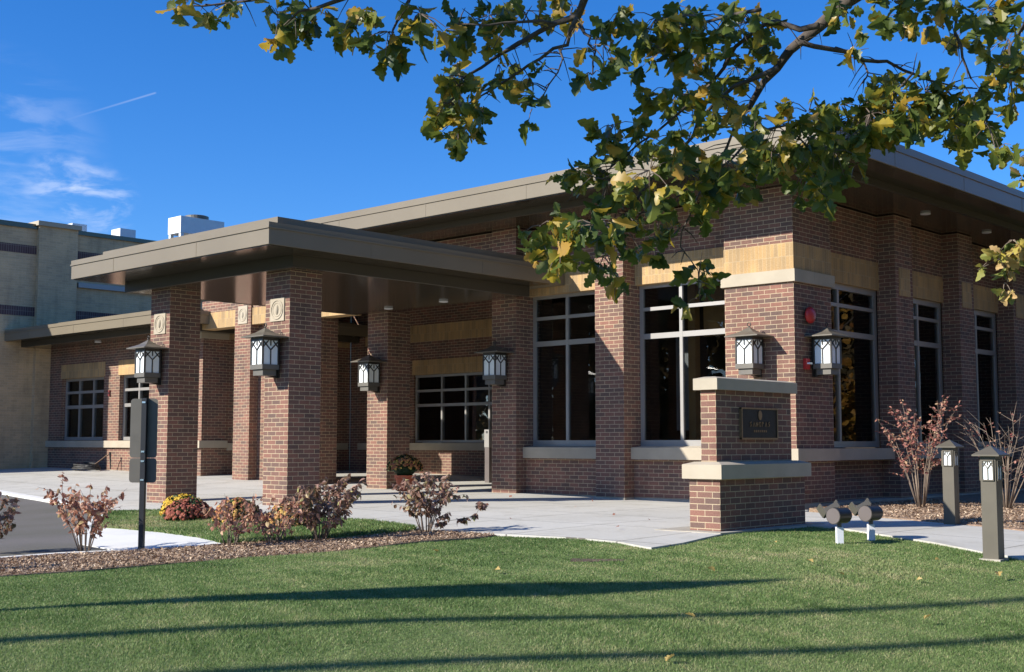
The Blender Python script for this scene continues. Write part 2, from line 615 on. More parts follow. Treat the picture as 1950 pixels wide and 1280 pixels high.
def sheet(name, poly, off, step, mat, skirt=0.0, zfun=None, kind='structure'):
    zf = zfun or (lambda x, y: G(x, y) + off)
    pts = []
    for k in range(len(poly)):
        a, b = np.array(poly[k], float), np.array(poly[(k + 1) % len(poly)], float)
        n = max(1, int(np.hypot(*(b - a)) / step))
        pts += [tuple(a + (b - a) * t / n) for t in range(n)]
    nb = len(pts)
    A = np.array(pts)
    gx, gy = np.meshgrid(np.arange(A[:, 0].min(), A[:, 0].max(), step), np.arange(A[:, 1].min(), A[:, 1].max(), step))
    gx, gy = gx.ravel(), gy.ravel()
    m = inside(gx, gy, A)
    allp = pts + list(zip(gx[m], gy[m]))
    vs, es, fs, *_ = delaunay_2d_cdt([Vector((float(p[0]), float(p[1]))) for p in allp], [(i, (i + 1) % nb) for i in range(nb)], [], 1, 1e-5)
    XY = np.array([(v.x, v.y) for v in vs])
    Z = zf(XY[:, 0], XY[:, 1])
    verts = [(float(x), float(y), float(z)) for (x, y), z in zip(XY, Z)]
    faces = []
    for f in fs:
        p = [XY[i] for i in f]
        ar = sum(p[i][0] * p[(i + 1) % len(p)][1] - p[(i + 1) % len(p)][0] * p[i][1] for i in range(len(p)))
        faces.append(tuple(f) if ar > 0 else tuple(f)[::-1])
    mb = MB()
    mb.v, mb.f, mb.t = verts, faces, [None] * len(faces)
    if skirt:
        Zb = zf(A[:, 0], A[:, 1])
        ar = sum(A[i][0] * A[(i + 1) % nb][1] - A[(i + 1) % nb][0] * A[i][1] for i in range(nb))
        for i in range(nb):
            j = (i + 1) % nb
            q = [(A[i][0], A[i][1], Zb[i] - skirt), (A[j][0], A[j][1], Zb[j] - skirt), (A[j][0], A[j][1], Zb[j]), (A[i][0], A[i][1], Zb[i])]
            mb.face(q if ar > 0 else q[::-1])
    o = mb.build(name, mat)
    return tag(o, kind=kind)

# ------------------------------------------------------------------ ground sheets
far = []
ring = [3, 6, 10, 15, 22, 32, 48, 70, 110, 180, 320, 600, 1200]
gm = MB()
N = 72
c0 = (-12.0, 12.0)
prev = None
verts = [(c0[0], c0[1], gz(*c0) - .03)]
for r in [1, 2, 3, 4, 5, 6, 7, 8, 9.5, 11, 13, 15, 18, 22, 28, 36, 50, 80, 140, 260, 500, 1200]:
    for k in range(N):
        a = 2 * math.pi * k / N
        x, y = c0[0] + r * math.cos(a), c0[1] + r * math.sin(a)
        verts.append((x, y, gz(x, y) - .03))
faces = [(0, 1 + k, 1 + (k + 1) % N) for k in range(N)]
for q in range(21):
    for k in range(N):
        a, b = 1 + q * N + k, 1 + q * N + (k + 1) % N
        faces.append((a, a + N, b + N, b))
gm.v, gm.f, gm.t = verts, faces, [None] * len(faces)
tag(gm.build('ground', LAWN, smooth=True), kind='structure')

MULCH_BOT = [(-10.44,4.87),(-10.23,5.47),(-10.21,6.39),(-10.1,7.18),(-9.8,8.04),(-9.76,9.07),(-9.56,9.66),(-9.64,10.11)]
SLABF = [(-8.6,10.27),(-7.96,10.17),(-7.5,9.96),(-7.38,9.93),(-7.39,10.47),(-7.65,11.66),(-7.60,13.42)]
WALKB = [(-7.16,13.29),(-6.54,12.9),(-5.67,12.44),(-5.14,12.09),(-4.95,11.97),(-4.51,11.84)]
LAWN_POLY = [(-13.5,1.2),(-11.2,3.4)] + MULCH_BOT + SLABF + WALKB + [(-2.5,11.2),(1,10.6),(6,10),(6,1),(2,-1.5),(-5,-3),(-12,-2)]
tag(sheet('lawn', LAWN_POLY, 0.0, .5, LAWN), kind='structure')

SLAB_EDGE = [(-33.65,12.1),(-25.74,11.95),(-22.37,11.32),(-19.07,10.53),(-17.84,9.95)]
ASPH = [(-60,12.2),(-33.7,12.05),(-25.74,11.9),(-22.37,11.27),(-19.07,10.48),(-17.7,9.8),(-16.3,9.2),(-15.2,8.4),(-13.4,7.25),(-11.9,6.95),(-11.72,6.75),(-12.0,6.26),(-12.1,5.65),(-12.4,4.0),(-13.6,1.2),(-15,-6),(-60,-6)]
tag(sheet('driveway', ASPH, 0.004, .8, ASPHALT), kind='structure')

PLAZA = SLAB_EDGE + [(-16.64,10.25),(-14.35,10.42),(-12.94,10.49),(-12.2,10.48),(-11,10.19),(-10.75,10.06),(-9.69,10.13)] + SLABF + WALKB + \
    [(-2.5,11.25),(1,10.65),(6,10.1),(6,12.6),(1,13.2),(-3,13.9),(-5.59,14.67),(-6.16,14.92),(-6.79,15.14),(-7.87,15.48),(-9.18,15.96),(-9.3,16.35),(-9.55,16.4),(-9.75,17.0),(-15.5,17.2),(-15.5,21.9),(-26.2,21.9),(-26.2,18.2),(-33.65,18.2)]
tag(sheet('pavement', PLAZA, 0.022, .6, CONCRETE, skirt=.12), kind='structure')

ISLAND = [(-17.75,9.92),(-16.64,10.22),(-14.35,10.39),(-12.94,10.46),(-12.2,10.45),(-11.0,10.16),(-10.84,9.95),(-10.87,8.91),(-11.35,7.72),(-12.2,7.98),(-13.48,8.24),(-14.57,8.38),(-15.40,8.44),(-16.6,9.2)]
tag(sheet('grass_island', ISLAND, 0.03, .4, LAWN, skirt=.05), kind='structure')


def ramp_z(x, y):
    # rises from the drive to the grass island
    kb = np.array([(-15.7,8.30),(-13.18,7.04),(-11.84,6.79),(-11.5,7.0)])
    d = np.full(np.shape(x), 9.0)
    for a, b in zip(kb[:-1], kb[1:]):
        ab = b - a
        t = np.clip(((x - a[0]) * ab[0] + (y - a[1]) * ab[1]) / (ab @ ab), 0, 1)
        d = np.minimum(d, np.hypot(x - a[0] - t * ab[0], y - a[1] - t * ab[1]))
    return G(x, y) + .012 + .022 * np.clip(d / 1.1, 0, 1) ** .8


KERB_POLY = [(-15.62,8.26),(-13.18,7.04),(-11.84,6.79),(-11.5,7.05),(-11.36,7.74),(-12.2,8.0),(-13.48,8.26),(-14.57,8.40),(-15.42,8.46)]
tag(sheet('concrete_apron', KERB_POLY, 0, .2, KERB, skirt=.05, zfun=ramp_z), kind='structure')


def strip(name, pts, wid, h, mat, base=-.05):
    mb = MB()
    P = [np.array(p, float) for p in pts]
    L, Rr = [], []
    for k, p in enumerate(P):
        d = P[min(k + 1, len(P) - 1)] - P[max(k - 1, 0)]
        d /= np.hypot(*d)
        n = np.array((-d[1], d[0])) * wid / 2
        L.append(p + n); Rr.append(p - n)
    for k in range(len(P) - 1):
        q = [Rr[k], Rr[k + 1], L[k + 1], L[k]]
        mb.hexa([(a[0], a[1], gz(*a) + base) for a in q], [(a[0], a[1], gz(*a) + h) for a in q])
    return tag(mb.build(name, mat, bevel=.012), kind='structure')


strip('plaza_kerb', [(-60,12.3)] + [(x, y - .09) for x, y in SLAB_EDGE] + [(-16.55,9.13), (-15.6,8.42)], .17, .045, KERB)
strip('bed_kerb', [(-12.45,4.0), (-12.15,5.66), (-12.06,6.25), (-11.76,6.74)], .12, .03, KERB)

MULCH_TOP = [(-12.36,4.0),(-12.08,5.63),(-12.0,6.22),(-11.68,6.76),(-11.42,7.3),(-11.33,7.72),(-10.85,8.91),(-10.78,10.03),(-10.3,10.08),(-9.69,10.10)]


def mulch_z(x, y):
    return G(x, y) + .012 + .012 * np.sin(x * 2.1) * np.cos(y * 1.7)


MBED = MULCH_TOP + MULCH_BOT[::-1] + [(-11.3,3.4)]
tag(sheet('mulch_bed', MBED, 0, .3, MULCH, skirt=.03, zfun=mulch_z), kind='structure')
MBED2 = [(-8.95,16.35),(-7.85,15.62),(-6.79,15.22),(-6.16,15.0),(-5.55,14.75),(-3,14.0),(1,13.3),(1,30),(-9.5,30),(-9.5,16.7)]
tag(sheet('mulch_border', MBED2, .03, .6, MULCH, skirt=.06), kind='structure')
dp = [(-7.27 + (.15 * math.cos(a) + .12 * math.sin(a)) * (1 + .35 * math.sin(3 * a + 1)), 8.90 + (.17 * math.cos(a) - .06 * math.sin(a)) * (1 + .3 * math.cos(2 * a))) for a in np.linspace(0, 2 * math.pi, 25)[:-1]]
tag(sheet('bare_soil_patch', dp, .004, .1, DIRT), kind='structure')


# ------------------------------------------------------------------ main hall
def window(parent, x0, x1, z0, z1, y, mull, rails, jamb=.07, bottom=.10, top=.10, bw=.03, along='y', sign=1, depth=.06):
    """frame in the plane y (or x when along='x'); panes one sheet just behind"""
    fr, gl = MB(), MB()

    def bx(mb, a0, a1, b0, b1, d0, d1):
        if along == 'y':
            mb.box(a0, a1, d0, d1, b0, b1)
        else:
            mb.box(min(-d0, -d1), max(-d0, -d1), a0, a1, b0, b1)
    yy = y if along == 'y' else -y
    bx(fr, x0, x1, z0, z0 + bottom, yy, yy + depth)
    bx(fr, x0, x1, z1 - top, z1, yy, yy + depth)
    bx(fr, x0, x0 + jamb, z0 + bottom, z1 - top, yy + .002, yy + depth)
    bx(fr, x1 - jamb, x1, z0 + bottom, z1 - top, yy + .002, yy + depth)
    for m in mull:
        bx(fr, m - bw, m + bw, z0 + bottom, z1 - top, yy + .004, yy + depth)
    xs = [x0 + jamb] + [m for m in mull] + [x1 - jamb]
    for k in range(len(xs) - 1):
        a = xs[k] + (bw if k else 0)
        b = xs[k + 1] - (bw if k < len(xs) - 2 else 0)
        for lo, hi in rails:
            bx(fr, a, b, lo, hi, yy + .006, yy + depth)
    bx(gl, x0 + .02, x1 - .02, z0 + .02, z1 - .02, yy + depth * .55, yy + depth * .55 + .012)
    w = fr.build('window', FRAME, parent)
    gl.build('glass_pane', GLASS, w)
    return w


hall = thing('brick_hall', 'large dark red brick hall with tan brick band, tall windows and broad flat overhanging roof', 'building', (-12.6, 16.6, 0))
w = MB()
FY = 16.95
# pilasters and corner
w.box(-13.49, -12.88, 16.6, 17.2, .06, 4.90)
w.box(-15.95, -15.34, 16.6, 17.25, .06, 4.90)
w.box(-10.86, -9.63, 16.6, 17.2, .06, 4.895)
w.box(-9.98, -9.63, 17.2, 17.74, .06, 4.89)
# spandrels under and over the windows
for a, b in ((-15.34, -13.49), (-12.88, -10.86)):
    w.box(a, b, 16.87, 17.2, .06, .70)
    w.box(a, b, FY, 17.2, 4.13, 4.885)
# recessed entry side and upper wall
w.box(-22.5, -15.95, 16.62, 17.0, 4.3, 4.88)
w.box(-15.9, -15.4, 17.25, 21.5, .06, 4.88)
PIL = [20.0, 22.6, 25.2, 27.8, 30.4, 33.0]
py0 = 17.74
for p in PIL:
    w.box(-9.98, -9.63, p, p + .65, .02, 4.89)
    w.box(-10.15, -9.95, py0, p, .02, .70)
    w.box(-10.15, -9.95, py0, p, 4.08, 4.885)
    py0 = p + .65
w.box(-22.5, -9.98, 35.0, 35.3, .0, 4.88)
w.build('wall', BRICK, hall, uvo=(-9.63, 16.6, 0.0))
tb = MB()
for a, b in ((-15.34, -13.49), (-12.88, -10.86)):
    tb.box(a, b, FY - .02, 17.19, 3.66, 4.13)
tb.box(-10.862, -9.618, 16.588, 17.1, 3.60, 4.015)
tb.box(-9.9, -9.618, 17.1, 17.74, 3.60, 4.015)
py0 = 17.74
for p in PIL:
    tb.box(-10.14, -9.94, py0, p, 3.60, 4.08)
    tb.box(-9.9, -9.618, p + .12, p + .53, 3.50, 3.98)
    py0 = p + .65
tb.build('tan_brick_band', TAN_SOLDIER, hall, uvo=(0, 0, 3.6))
st = MB()
st.wedge_box(-10.90, -9.58, 16.55, 17.15, 3.41, 3.60, .004)
st.box(-9.9, -9.58, 17.15, 17.78, 3.41, 3.598)
st.build('cornice', STONE, hall, bevel=.006)
for a, b in ((-15.36, -13.47), (-12.90, -10.84)):
    st = MB()
    st.hexa([(a, 16.78, .70), (b, 16.78, .70), (b, 17.15, .70), (a, 17.15, .70)], [(a, 16.78, .895), (b, 16.78, .895), (b, 17.15, .93), (a, 17.15, .93)])
    st.build('window_sill', STONE, hall, bevel=.006)
st = MB()
st.box(-10.9, -9.57, 16.54, 17.1, .70, .89)
st.box(-9.95, -9.57, 17.1, 17.80, .70, .888)
st.build('stone_band', STONE, hall, bevel=.006)
py0 = 17.80
for p in PIL:
    st = MB()
    st.box(-10.1, -9.72, py0, p - .001, .70, .886)
    st.build('window_sill', STONE, hall)
    py0 = p + .651
fd = MB()
fd.box(-13.51, -12.86, 16.58, 17.2, -.35, .06)
fd.box(-15.97, -15.32, 16.58, 17.2, -.35, .06)
fd.box(-15.32, -13.51, 16.85, 17.2, -.35, .058)
fd.box(-12.86, -10.88, 16.85, 17.2, -.35, .058)
fd.box(-10.88, -9.61, 16.58, 17.2, -.35, .06)
fd.box(-9.98, -9.61, 17.2, 36, -.35, .05)
fd.build('foundation', CONC_FOUND, hall)

R1 = [(2.735, 2.825), (3.215, 3.275)]
window(hall, -15.34, -13.49, .92, 3.70, 17.06, [-14.52], R1)
window(hall, -12.88, -10.86, .92, 3.70, 17.06, [-12.03], R1)
py0 = 17.74
for p in PIL:
    m = [py0 + .92] if p == PIL[0] else [(py0 + p) / 2]
    window(hall, py0, p, .90, 3.60, -10.0, m, R1, jamb=.09, along='x')
    py0 = p + .65
# inside: dark rooms seen through the panes
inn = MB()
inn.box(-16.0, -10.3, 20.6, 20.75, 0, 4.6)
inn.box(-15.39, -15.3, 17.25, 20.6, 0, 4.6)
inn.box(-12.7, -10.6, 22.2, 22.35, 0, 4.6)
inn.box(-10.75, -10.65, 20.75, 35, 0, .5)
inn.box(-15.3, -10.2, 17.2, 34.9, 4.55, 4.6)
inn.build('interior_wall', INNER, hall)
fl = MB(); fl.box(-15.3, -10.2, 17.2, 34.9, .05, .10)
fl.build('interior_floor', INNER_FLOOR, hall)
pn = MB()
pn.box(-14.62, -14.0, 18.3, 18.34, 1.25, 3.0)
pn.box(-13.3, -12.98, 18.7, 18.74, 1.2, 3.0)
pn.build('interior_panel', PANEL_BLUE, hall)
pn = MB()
pn.box(-12.55, -10.7, 18.5, 18.56, 2.86, 3.9)  # brown sheet standing in for a reflection in the upper panes
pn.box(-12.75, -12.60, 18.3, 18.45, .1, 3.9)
pn.build('brown_reflection_panel', PANEL_BROWN, hall)


def eave_roof(parent, x0, x1, y0, y1, zb, ftop, top, step_x0, step_x1, step_y0, step_z, curb_x0=.35, curb_x1=.35, curb_y=.3, curb_h=.10, y1s=None):
    f = MB()
    f.box(x0, x1, y0, y1, zb, ftop)
    f.box(x0 - .018, x1 + .018, y0 - .018, y1 + .018, ftop, ftop + .022)
    f.box(x0 - .006, x1 + .006, y0 - .006, y1 + .006, ftop + .022, top)
    k = x0 + 1.4
    while k < x1 - .4:
        f.box(k, k + .012, y0 - .0035, y0 + .01, zb + .004, ftop - .004)
        k += 2.44
    k = y0 + 1.9
    while k < y1 - .4:
        f.box(x1 - .01, x1 + .0035, k, k + .012, zb + .004, ftop - .004)
        k += 2.44
    f.build('fascia', FASCIA, parent, bevel=.004)
    r = MB()
    r.box(x0 + curb_x0, x1 - curb_x1, y0 + curb_y, y1 - .2, top, top + curb_h)
    r.build('roof_edge', FASCIA, parent)
    s = MB()
    s.box(x0 + .03, x1 - .03, y0 + .03, y1 - .03, zb - .012, zb - .001)
    s.box(step_x0 + .06, step_x1 - .06, step_y0 + .06, (y1s or y1 - .05) - .06, step_z + .004, step_z + .03)
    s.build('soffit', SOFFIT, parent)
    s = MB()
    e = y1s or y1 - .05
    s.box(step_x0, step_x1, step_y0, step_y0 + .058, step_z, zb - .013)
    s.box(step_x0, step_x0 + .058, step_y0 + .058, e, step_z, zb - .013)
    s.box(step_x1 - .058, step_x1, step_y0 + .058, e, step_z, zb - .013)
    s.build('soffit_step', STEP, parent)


def downlight(parent, x, y, z):
    m = MB()
    m.lathe([(.085, 0), (.085, .02), (.06, .022)], (x, y, z - .012), 16)
    m.build('recessed_light', WHITE_PAINT, parent, smooth=False)


eave_roof(hall, -22.5, -8.17, 15.15, 36.5, 5.02, 5.26, 5.38, -22.0, -8.75, 15.75, 4.90, .4, .4, .4, .07)
downlight(hall, -9.2, 20.3, 4.89); downlight(hall, -9.2, 22.9, 4.89); downlight(hall, -9.2, 25.6, 4.89)

# recessed entrance behind the canopy
entry = thing('entrance_wall', 'shadowed brick entrance wall under the canopy with tan bands and gridded window', 'wall', (-20.5, 21.5, .1))
w = MB()
w.box(-25.9, -23.4, 21.5, 21.8, 0, 4.5)
w.box(-20.1, -15.3, 21.5, 21.8, 0, 4.5)
w.box(-23.4, -20.1, 21.5, 21.8, 0, .79)
w.box(-23.4, -20.1, 21.5, 21.8, 2.68, 4.5)
w.box(-26.2, -25.92, 17.6, 21.5, 0, 4.49)
w.build('wall', BRICK, entry)
w = MB()
w.box(-25.3, -15.95, 21.485, 21.6, 3.52, 3.95)
w.box(-23.45, -20.05, 21.485, 21.6, 2.68, 3.06)
w.box(-26.0, -25.905, 17.62, 21.48, 3.5, 3.95)
w.build('tan_brick_band', TAN_SOLDIER, entry, uvo=(0, 0, 3.52))
w = MB()
w.box(-25.5, -15.95, 21.42, 21.6, .79, .97)
w.build('window_sill', STONE, entry)
w = MB()
w.box(-26.0, -25.87, 17.63, 21.41, .79, .97)
w.build('stone_band', STONE, entry)
window(entry, -23.4, -20.1, .98, 2.68, 21.55, [-22.44, -21.6, -20.8], [(1.88, 1.95), (2.25, 2.31)], jamb=.06, bw=.025, bottom=.06, top=.06)
w = MB()
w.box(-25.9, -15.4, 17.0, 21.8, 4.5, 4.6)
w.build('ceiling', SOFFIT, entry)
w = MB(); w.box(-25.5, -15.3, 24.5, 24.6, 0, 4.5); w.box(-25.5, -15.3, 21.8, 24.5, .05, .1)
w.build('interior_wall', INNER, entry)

# ------------------------------------------------------------------ entrance canopy
canopy = thing('entrance_canopy', 'flat bronze metal entrance canopy jutting from the hall on square brick columns', 'canopy', (-17.3, 13.5, 0))
eave_roof(canopy, -20.14, -14.45, 10.47, 16.58, 3.79, 4.02, 4.11, -19.80, -14.98, 11.30, 3.60, .55, .18, .28, .13, 16.57)
w = MB(); w.box(-15.33, -14.45, 16.62, 16.92, 3.792, 4.10)
w.build('fascia_return', FASCIA, canopy)


def medallion(parent, cx, y, z0, z1, half):
    m = MB()
    m.box(cx - half, cx + half, y - .018, y + .03, z0, z1)
    o = m.build('medallion', STONE, parent, bevel=.006)
    r = MB()
    zc = (z0 + z1) / 2
    r.torus((cx, y - .018, zc), half * .82, .012, 'y', 28, 6)
    r.torus((cx, y - .018, zc), half * .60, .007, 'y', 28, 6)
    r.lathe([(.012, -.085), (.034, -.05), (.040, 0), (.032, .05), (.010, .085)], (cx, y - .006, zc), 14)
    r.build('relief', STONE, o, smooth=True)


def column(parent, x1, y0, wid=.61, top=3.602, base=-.15, med=None):
    m = MB(); m.box(x1 - wid, x1, y0, y0 + wid, base, top)
    c = m.build('column', BRICK, parent, uvo=(x1, y0, 0))
    if med:
        medallion(c, x1 - wid / 2 + .01, y0, med[0], med[1], .175)
    return c


column(canopy, -15.31, 11.50, med=(2.835, 3.19))
column(canopy, -18.65, 11.50, wid=.60, med=(2.835, 3.19))
column(canopy, -18.82, 16.57)
for x, y in ((-16.6, 15.98), (-18.27, 16.1), (-16.9, 12.6), (-18.6, 13.6)):
    downlight(canopy, x, y, 3.59)

# ------------------------------------------------------------------ low wing and loggia
wing = thing('brick_wing', 'low brick wing with flat roof and gridded windows between hall and tan building', 'building', (-29.5, 16.9, .2))
w = MB()
WX = [(-32.85, -30.55), (-29.75, -27.45)]
w.box(-33.68, WX[0][0], 16.9, 17.2, 0, 3.76)
w.box(WX[0][1], WX[1][0], 16.9, 17.2, 0, 3.76)
w.box(WX[1][1], -25.9, 16.9, 17.2, 0, 3.76)
for a, b in WX:
    w.box(a, b, 16.9, 17.2, 0, .85)
    w.box(a, b, 16.9, 17.2, 3.13, 3.76)
w.box(-26.4, -25.9, 17.2, 17.6, 0, 3.76)
w.build('wall', BRICK, wing, uvo=(-25.9, 0, 0))
w = MB()
for a, b in WX:
    w.box(a - .05, b + .05, 16.886, 17.15, 2.74, 3.13)
w.build('tan_brick_band', TAN_SOLDIER, wing, uvo=(0, 0, 2.74))
w = MB()
w.box(-33.67, -25.86, 16.82, 17.15, .85, 1.03)
w.box(-26.3, -25.86, 17.15, 17.62, .85, 1.03)
w.build('window_sill', STONE, wing)
w = MB()
w.box(-26.3, -25.86, 16.82, 17.62, 3.49, 3.69)
w.build('stone_cap', STONE, wing)
for a, b in WX:
    q = (b - a) / 3
    window(wing, a, b, 1.04, 2.74, 17.02, [a + q, a + 2 * q], [(1.91, 2.0), (2.32, 2.39)], jamb=.06, bw=.028, bottom=.09, top=.07)
w = MB(); w.box(-33.6, -26.2, 19.5, 19.6, .1, 3.7); w.box(-33.6, -26.2, 17.2, 19.5, .2, .25)
w.build('interior_wall', INNER, wing)
eave_roof(wing, -33.66, -25.2, 15.6, 21.5, 3.77, 3.98, 4.07, -33.6, -25.5, 16.05, 3.62, .9, .3, .3, .07)
downlight(wing, -30.2, 16.5, 3.61)
w = MB(); w.box(-25.55, -20.1, 16.62, 16.95, 4.03, 4.32); w.box(-25.55, -20.1, 16.64, 16.94, 3.66, 3.70)
w.box(-23.52, -21.74, 16.8, 17.0, 0, 3.655)  # hidden infill wall added to keep the sun off the entrance wall
w.build('lintel_and_shade_wall', BRICK, wing)
w = MB(); w.box(-25.56, -20.1, 16.60, 16.96, 3.65, 4.03)
w.build('lintel_band', TAN_SOLDIER, wing, uvo=(0, 0, 3.65))
column(wing, -23.5, 16.57, top=4.30, base=-.1, med=(3.68, 4.09))
column(wing, -21.14, 16.57, top=3.648, base=-.1)

# ------------------------------------------------------------------ tan building at the left
tan = thing('tan_building', 'tall plain tan brick building with dark brick bands at the left edge', 'building', (-38, 20, .2))
w = MB()
w.box(-55, -33.7, 9.8, 48, -.2, 7.0)
w.box(-33.7, -33.55, 16.45, 17.62, -.2, 7.1)
w.build('wall', TAN_BRICK, tan)
w = MB()
for y0, y1 in ((9.8, 16.45), (17.62, 48)):
    w.box(-33.75, -33.688, y0, y1, 6.28, 6.52)
    w.box(-33.75, -33.688, y0, y1, 4.52, 4.78)
w.build('dark_brick_band', DARK_SOLDIER, tan, uvo=(0, 0, 6.28))
w = MB()
w.box(-55.05, -33.64, 9.75, 16.44, 7.0, 7.14)
w.box(-55.05, -33.64, 17.63, 48, 7.0, 7.12)
w.build('parapet_coping', SOFFIT, tan)
w = MB()
w.box(-34.4, -33.47, 16.38, 17.69, 7.1, 7.23)
w.build('pilaster_cap', STONE, tan)
w = MB()
w.box(-33.69, -33.60, 17.7, 40, 5.46, 5.60)
w.build('metal_ledge', FRAME, tan)


def roof_unit(name, label, x0, x1, y0, y1, z0, z1, fan=False, legs=False):
    u = thing(name, label, 'rooftop unit', ((x0 + x1) / 2, (y0 + y1) / 2, 7.0), 'rooftop units on the tan building')
    b = MB(); b.box(x0, x1, y0, y1, z0, z1); b.build('casing', UNIT, u, bevel=.02)
    b = MB()
    if legs:
        for x in (x0 + .08, x1 - .08):
            for y in (y0 + .08, (y0 + y1) / 2, y1 - .08):
                b = MB(); b.box(x - .06, x + .06, y - .06, y + .06, 7.0, z0); b.build('leg', UNIT, u)
    else:
        b.box(x0 + .06, x1 - .06, y0 + .06, y1 - .06, 7.0, z0)
        b.build('curb', UNIT, u)
    if fan:
        b = MB(); b.lathe([(.42, 0), (.42, .12), (.36, .14), (.36, .04)], ((x0 + x1) / 2, (y0 + y1) / 2, z1), 24)
        b.build('fan_ring', GREY_LAMP, u)
    b = MB()
    for k in range(5):
        zz = z0 + .12 + (z1 - z0 - .3) * k / 5
        b.box(x0 + .1, x1 - .1, y0 - .012, y0 + .01, zz, zz + .02)
    b.build('vent_slats', UNIT, u)
    return u


roof_unit('rooftop_unit', 'big white rooftop unit on legs with a round fan, above the canopy roof', -38.1, -37.3, 23.34, 25.1, 8.2, 8.78, True, True)
roof_unit('rooftop_unit', 'squat pale rooftop box, middle of the three units on the tan building', -36.5, -35.95, 20.3, 20.85, 7.2, 7.80)
roof_unit('rooftop_unit', 'grey rooftop box half hidden behind the tan building pilaster', -37.6, -37.15, 19.3, 19.8, 7.2, 7.98)

# ------------------------------------------------------------------ wall lanterns
def tracery(mb, cx, z0, z1, half, y, r=.0075, axis='x', sgn=1):
    """gothic bars on a pane of width 2*half; axis x: pane in the plane y, axis y: pane in the plane x=y"""
    h = z1 - z0

    def P(u, v):
        return (cx + u, y, z0 + v * h) if axis == 'x' else (y, cx + u, z0 + v * h)
    sd = (0, 1, 0) if axis == 'x' else (1, 0, 0)
    for a, b in (((0, 0), (0, .62)), ((0, .60), (half * .98, .97)), ((0, .60), (-half * .98, .97)),
                 ((-half, .70), (-half * .30, .985)), ((half, .70), (half * .30, .985)), ((0, .78), (0, 1))):
        mb.bar(P(*a), P(*b), r, sd)


def make_lantern(loc, label):
    x, y, z = loc                                       # z: the eave; y: the wall plane
    t = thing('wall_lantern', label, 'wall lantern', (x, y, z - .60), 'bronze wall lanterns on brick columns and walls')
    m = MB()
    e = [(x - .29, y - .47, z), (x + .29, y - .47, z), (x + .29, y - .0, z), (x - .29, y - .0, z)]
    ap = (x, y - .225, z + .145)
    mid = [tuple(np.array(q) * .42 + np.array(ap) * .58 + np.array((0, 0, -.022))) for q in e]
    e2 = [(q[0], q[1], q[2] - .014) for q in e]
    for k in range(4):
        m.face([e[k], e[(k + 1) % 4], mid[(k + 1) % 4], mid[k]])
        m.face([mid[k], mid[(k + 1) % 4], ap])
        m.face([e2[k], e2[(k + 1) % 4], e[(k + 1) % 4], e[k]])
    m.face(e2[::-1])
    m.build('roof', ROOF_BRONZE, t)
    m = MB(); m.torus((x, y - .225, z + .178), .030, .008, 'y', 18, 6)
    m.bar((x, y - .225, z + .13), (x, y - .225, z + .155), .008)
    m.build('finial_ring', BRONZE, t, smooth=True)
    gz0, gz1 = z - .425, z - .06
    hx, y0, y1 = .145, y - .37, y - .085
    m = MB()
    m.box(x - hx - .006, x + hx + .006, y0 - .006, y1 + .006, z - .06, z - .012)
    for px in (-hx, hx):
        for py in (y0, y1):
            m.box(x + px - .012, x + px + .012, py - .012, py + .012, gz0, gz1)
    tracery(m, x, gz0, gz1, hx, y0 - .004)
    yc = (y0 + y1) / 2
    tracery(m, yc, gz0, gz1, (y1 - y0) / 2, x + hx + .004, axis='y')
    tracery(m, yc, gz0, gz1, (y1 - y0) / 2, x - hx - .004, axis='y')
    m.build('frame', BRONZE, t)
    m = MB(); m.box(x - hx + .002, x + hx - .002, y0 + .002, y0 + .010, gz0, gz1); m.build('glass_panel', MILK, t)
    m = MB(); m.box(x + hx - .010, x + hx - .002, y0 + .011, y1 - .01, gz0, gz1); m.build('glass_panel', MILK, t)
    m = MB(); m.box(x - hx + .002, x - hx + .010, y0 + .011, y1 - .01, gz0, gz1); m.build('glass_panel', MILK, t)
    m = MB()
    m.box(x - hx - .012, x + hx + .012, y0 - .012, y1 + .012, gz0 - .075, gz0)
    m.box(x - hx + .022, x + hx - .022, y0 + .022, y1 - .02, gz0 - .165, gz0 - .078)
    m.build('base', GREY_LAMP, t, bevel=.004)
    m = MB()
    m.box(x - .07, x + .07, y - .02, y, z - .62, z - .02)
    m.hexa([(x - .03, y1 - .06, z - .60), (x + .03, y1 - .06, z - .60), (x + .03, y - .02, z - .62), (x - .03, y - .02, z - .62)],
           [(x - .03, y1 - .10, gz0 - .08), (x + .03, y1 - .10, gz0 - .08), (x + .03, y - .02, gz0 - .08), (x - .03, y - .02, gz0 - .08)])
    m.build('wall_bracket', BRONZE, t)
    return t


LG = 'bronze wall lanterns on brick columns and walls'
lan = make_lantern((-15.61, 11.50, 2.58), 'sunlit bronze lantern on the nearest square canopy column')
for (x, y, z, rz, lab) in (
        (-18.94, 11.50, 2.58, 0, 'sunlit bronze lantern on the leftmost canopy column, above the street sign'),
        (-19.12, 16.57, 2.60, 0, 'bronze lantern half in shade on the canopy column behind the potted flowers'),
        (-15.66, 16.60, 2.62, 0, 'fully shaded bronze lantern left of the first tall hall window'),
        (-10.28, 16.60, 2.60, 0, 'sunlit bronze lantern on the hall corner above the brick monument sign'),
        (-9.63, 17.17, 2.60, R(90), 'bronze lantern on the shaded side wall beneath the red alarm bell')):
    dup(lan, (x, y, z - .60), rz, lab, LG)

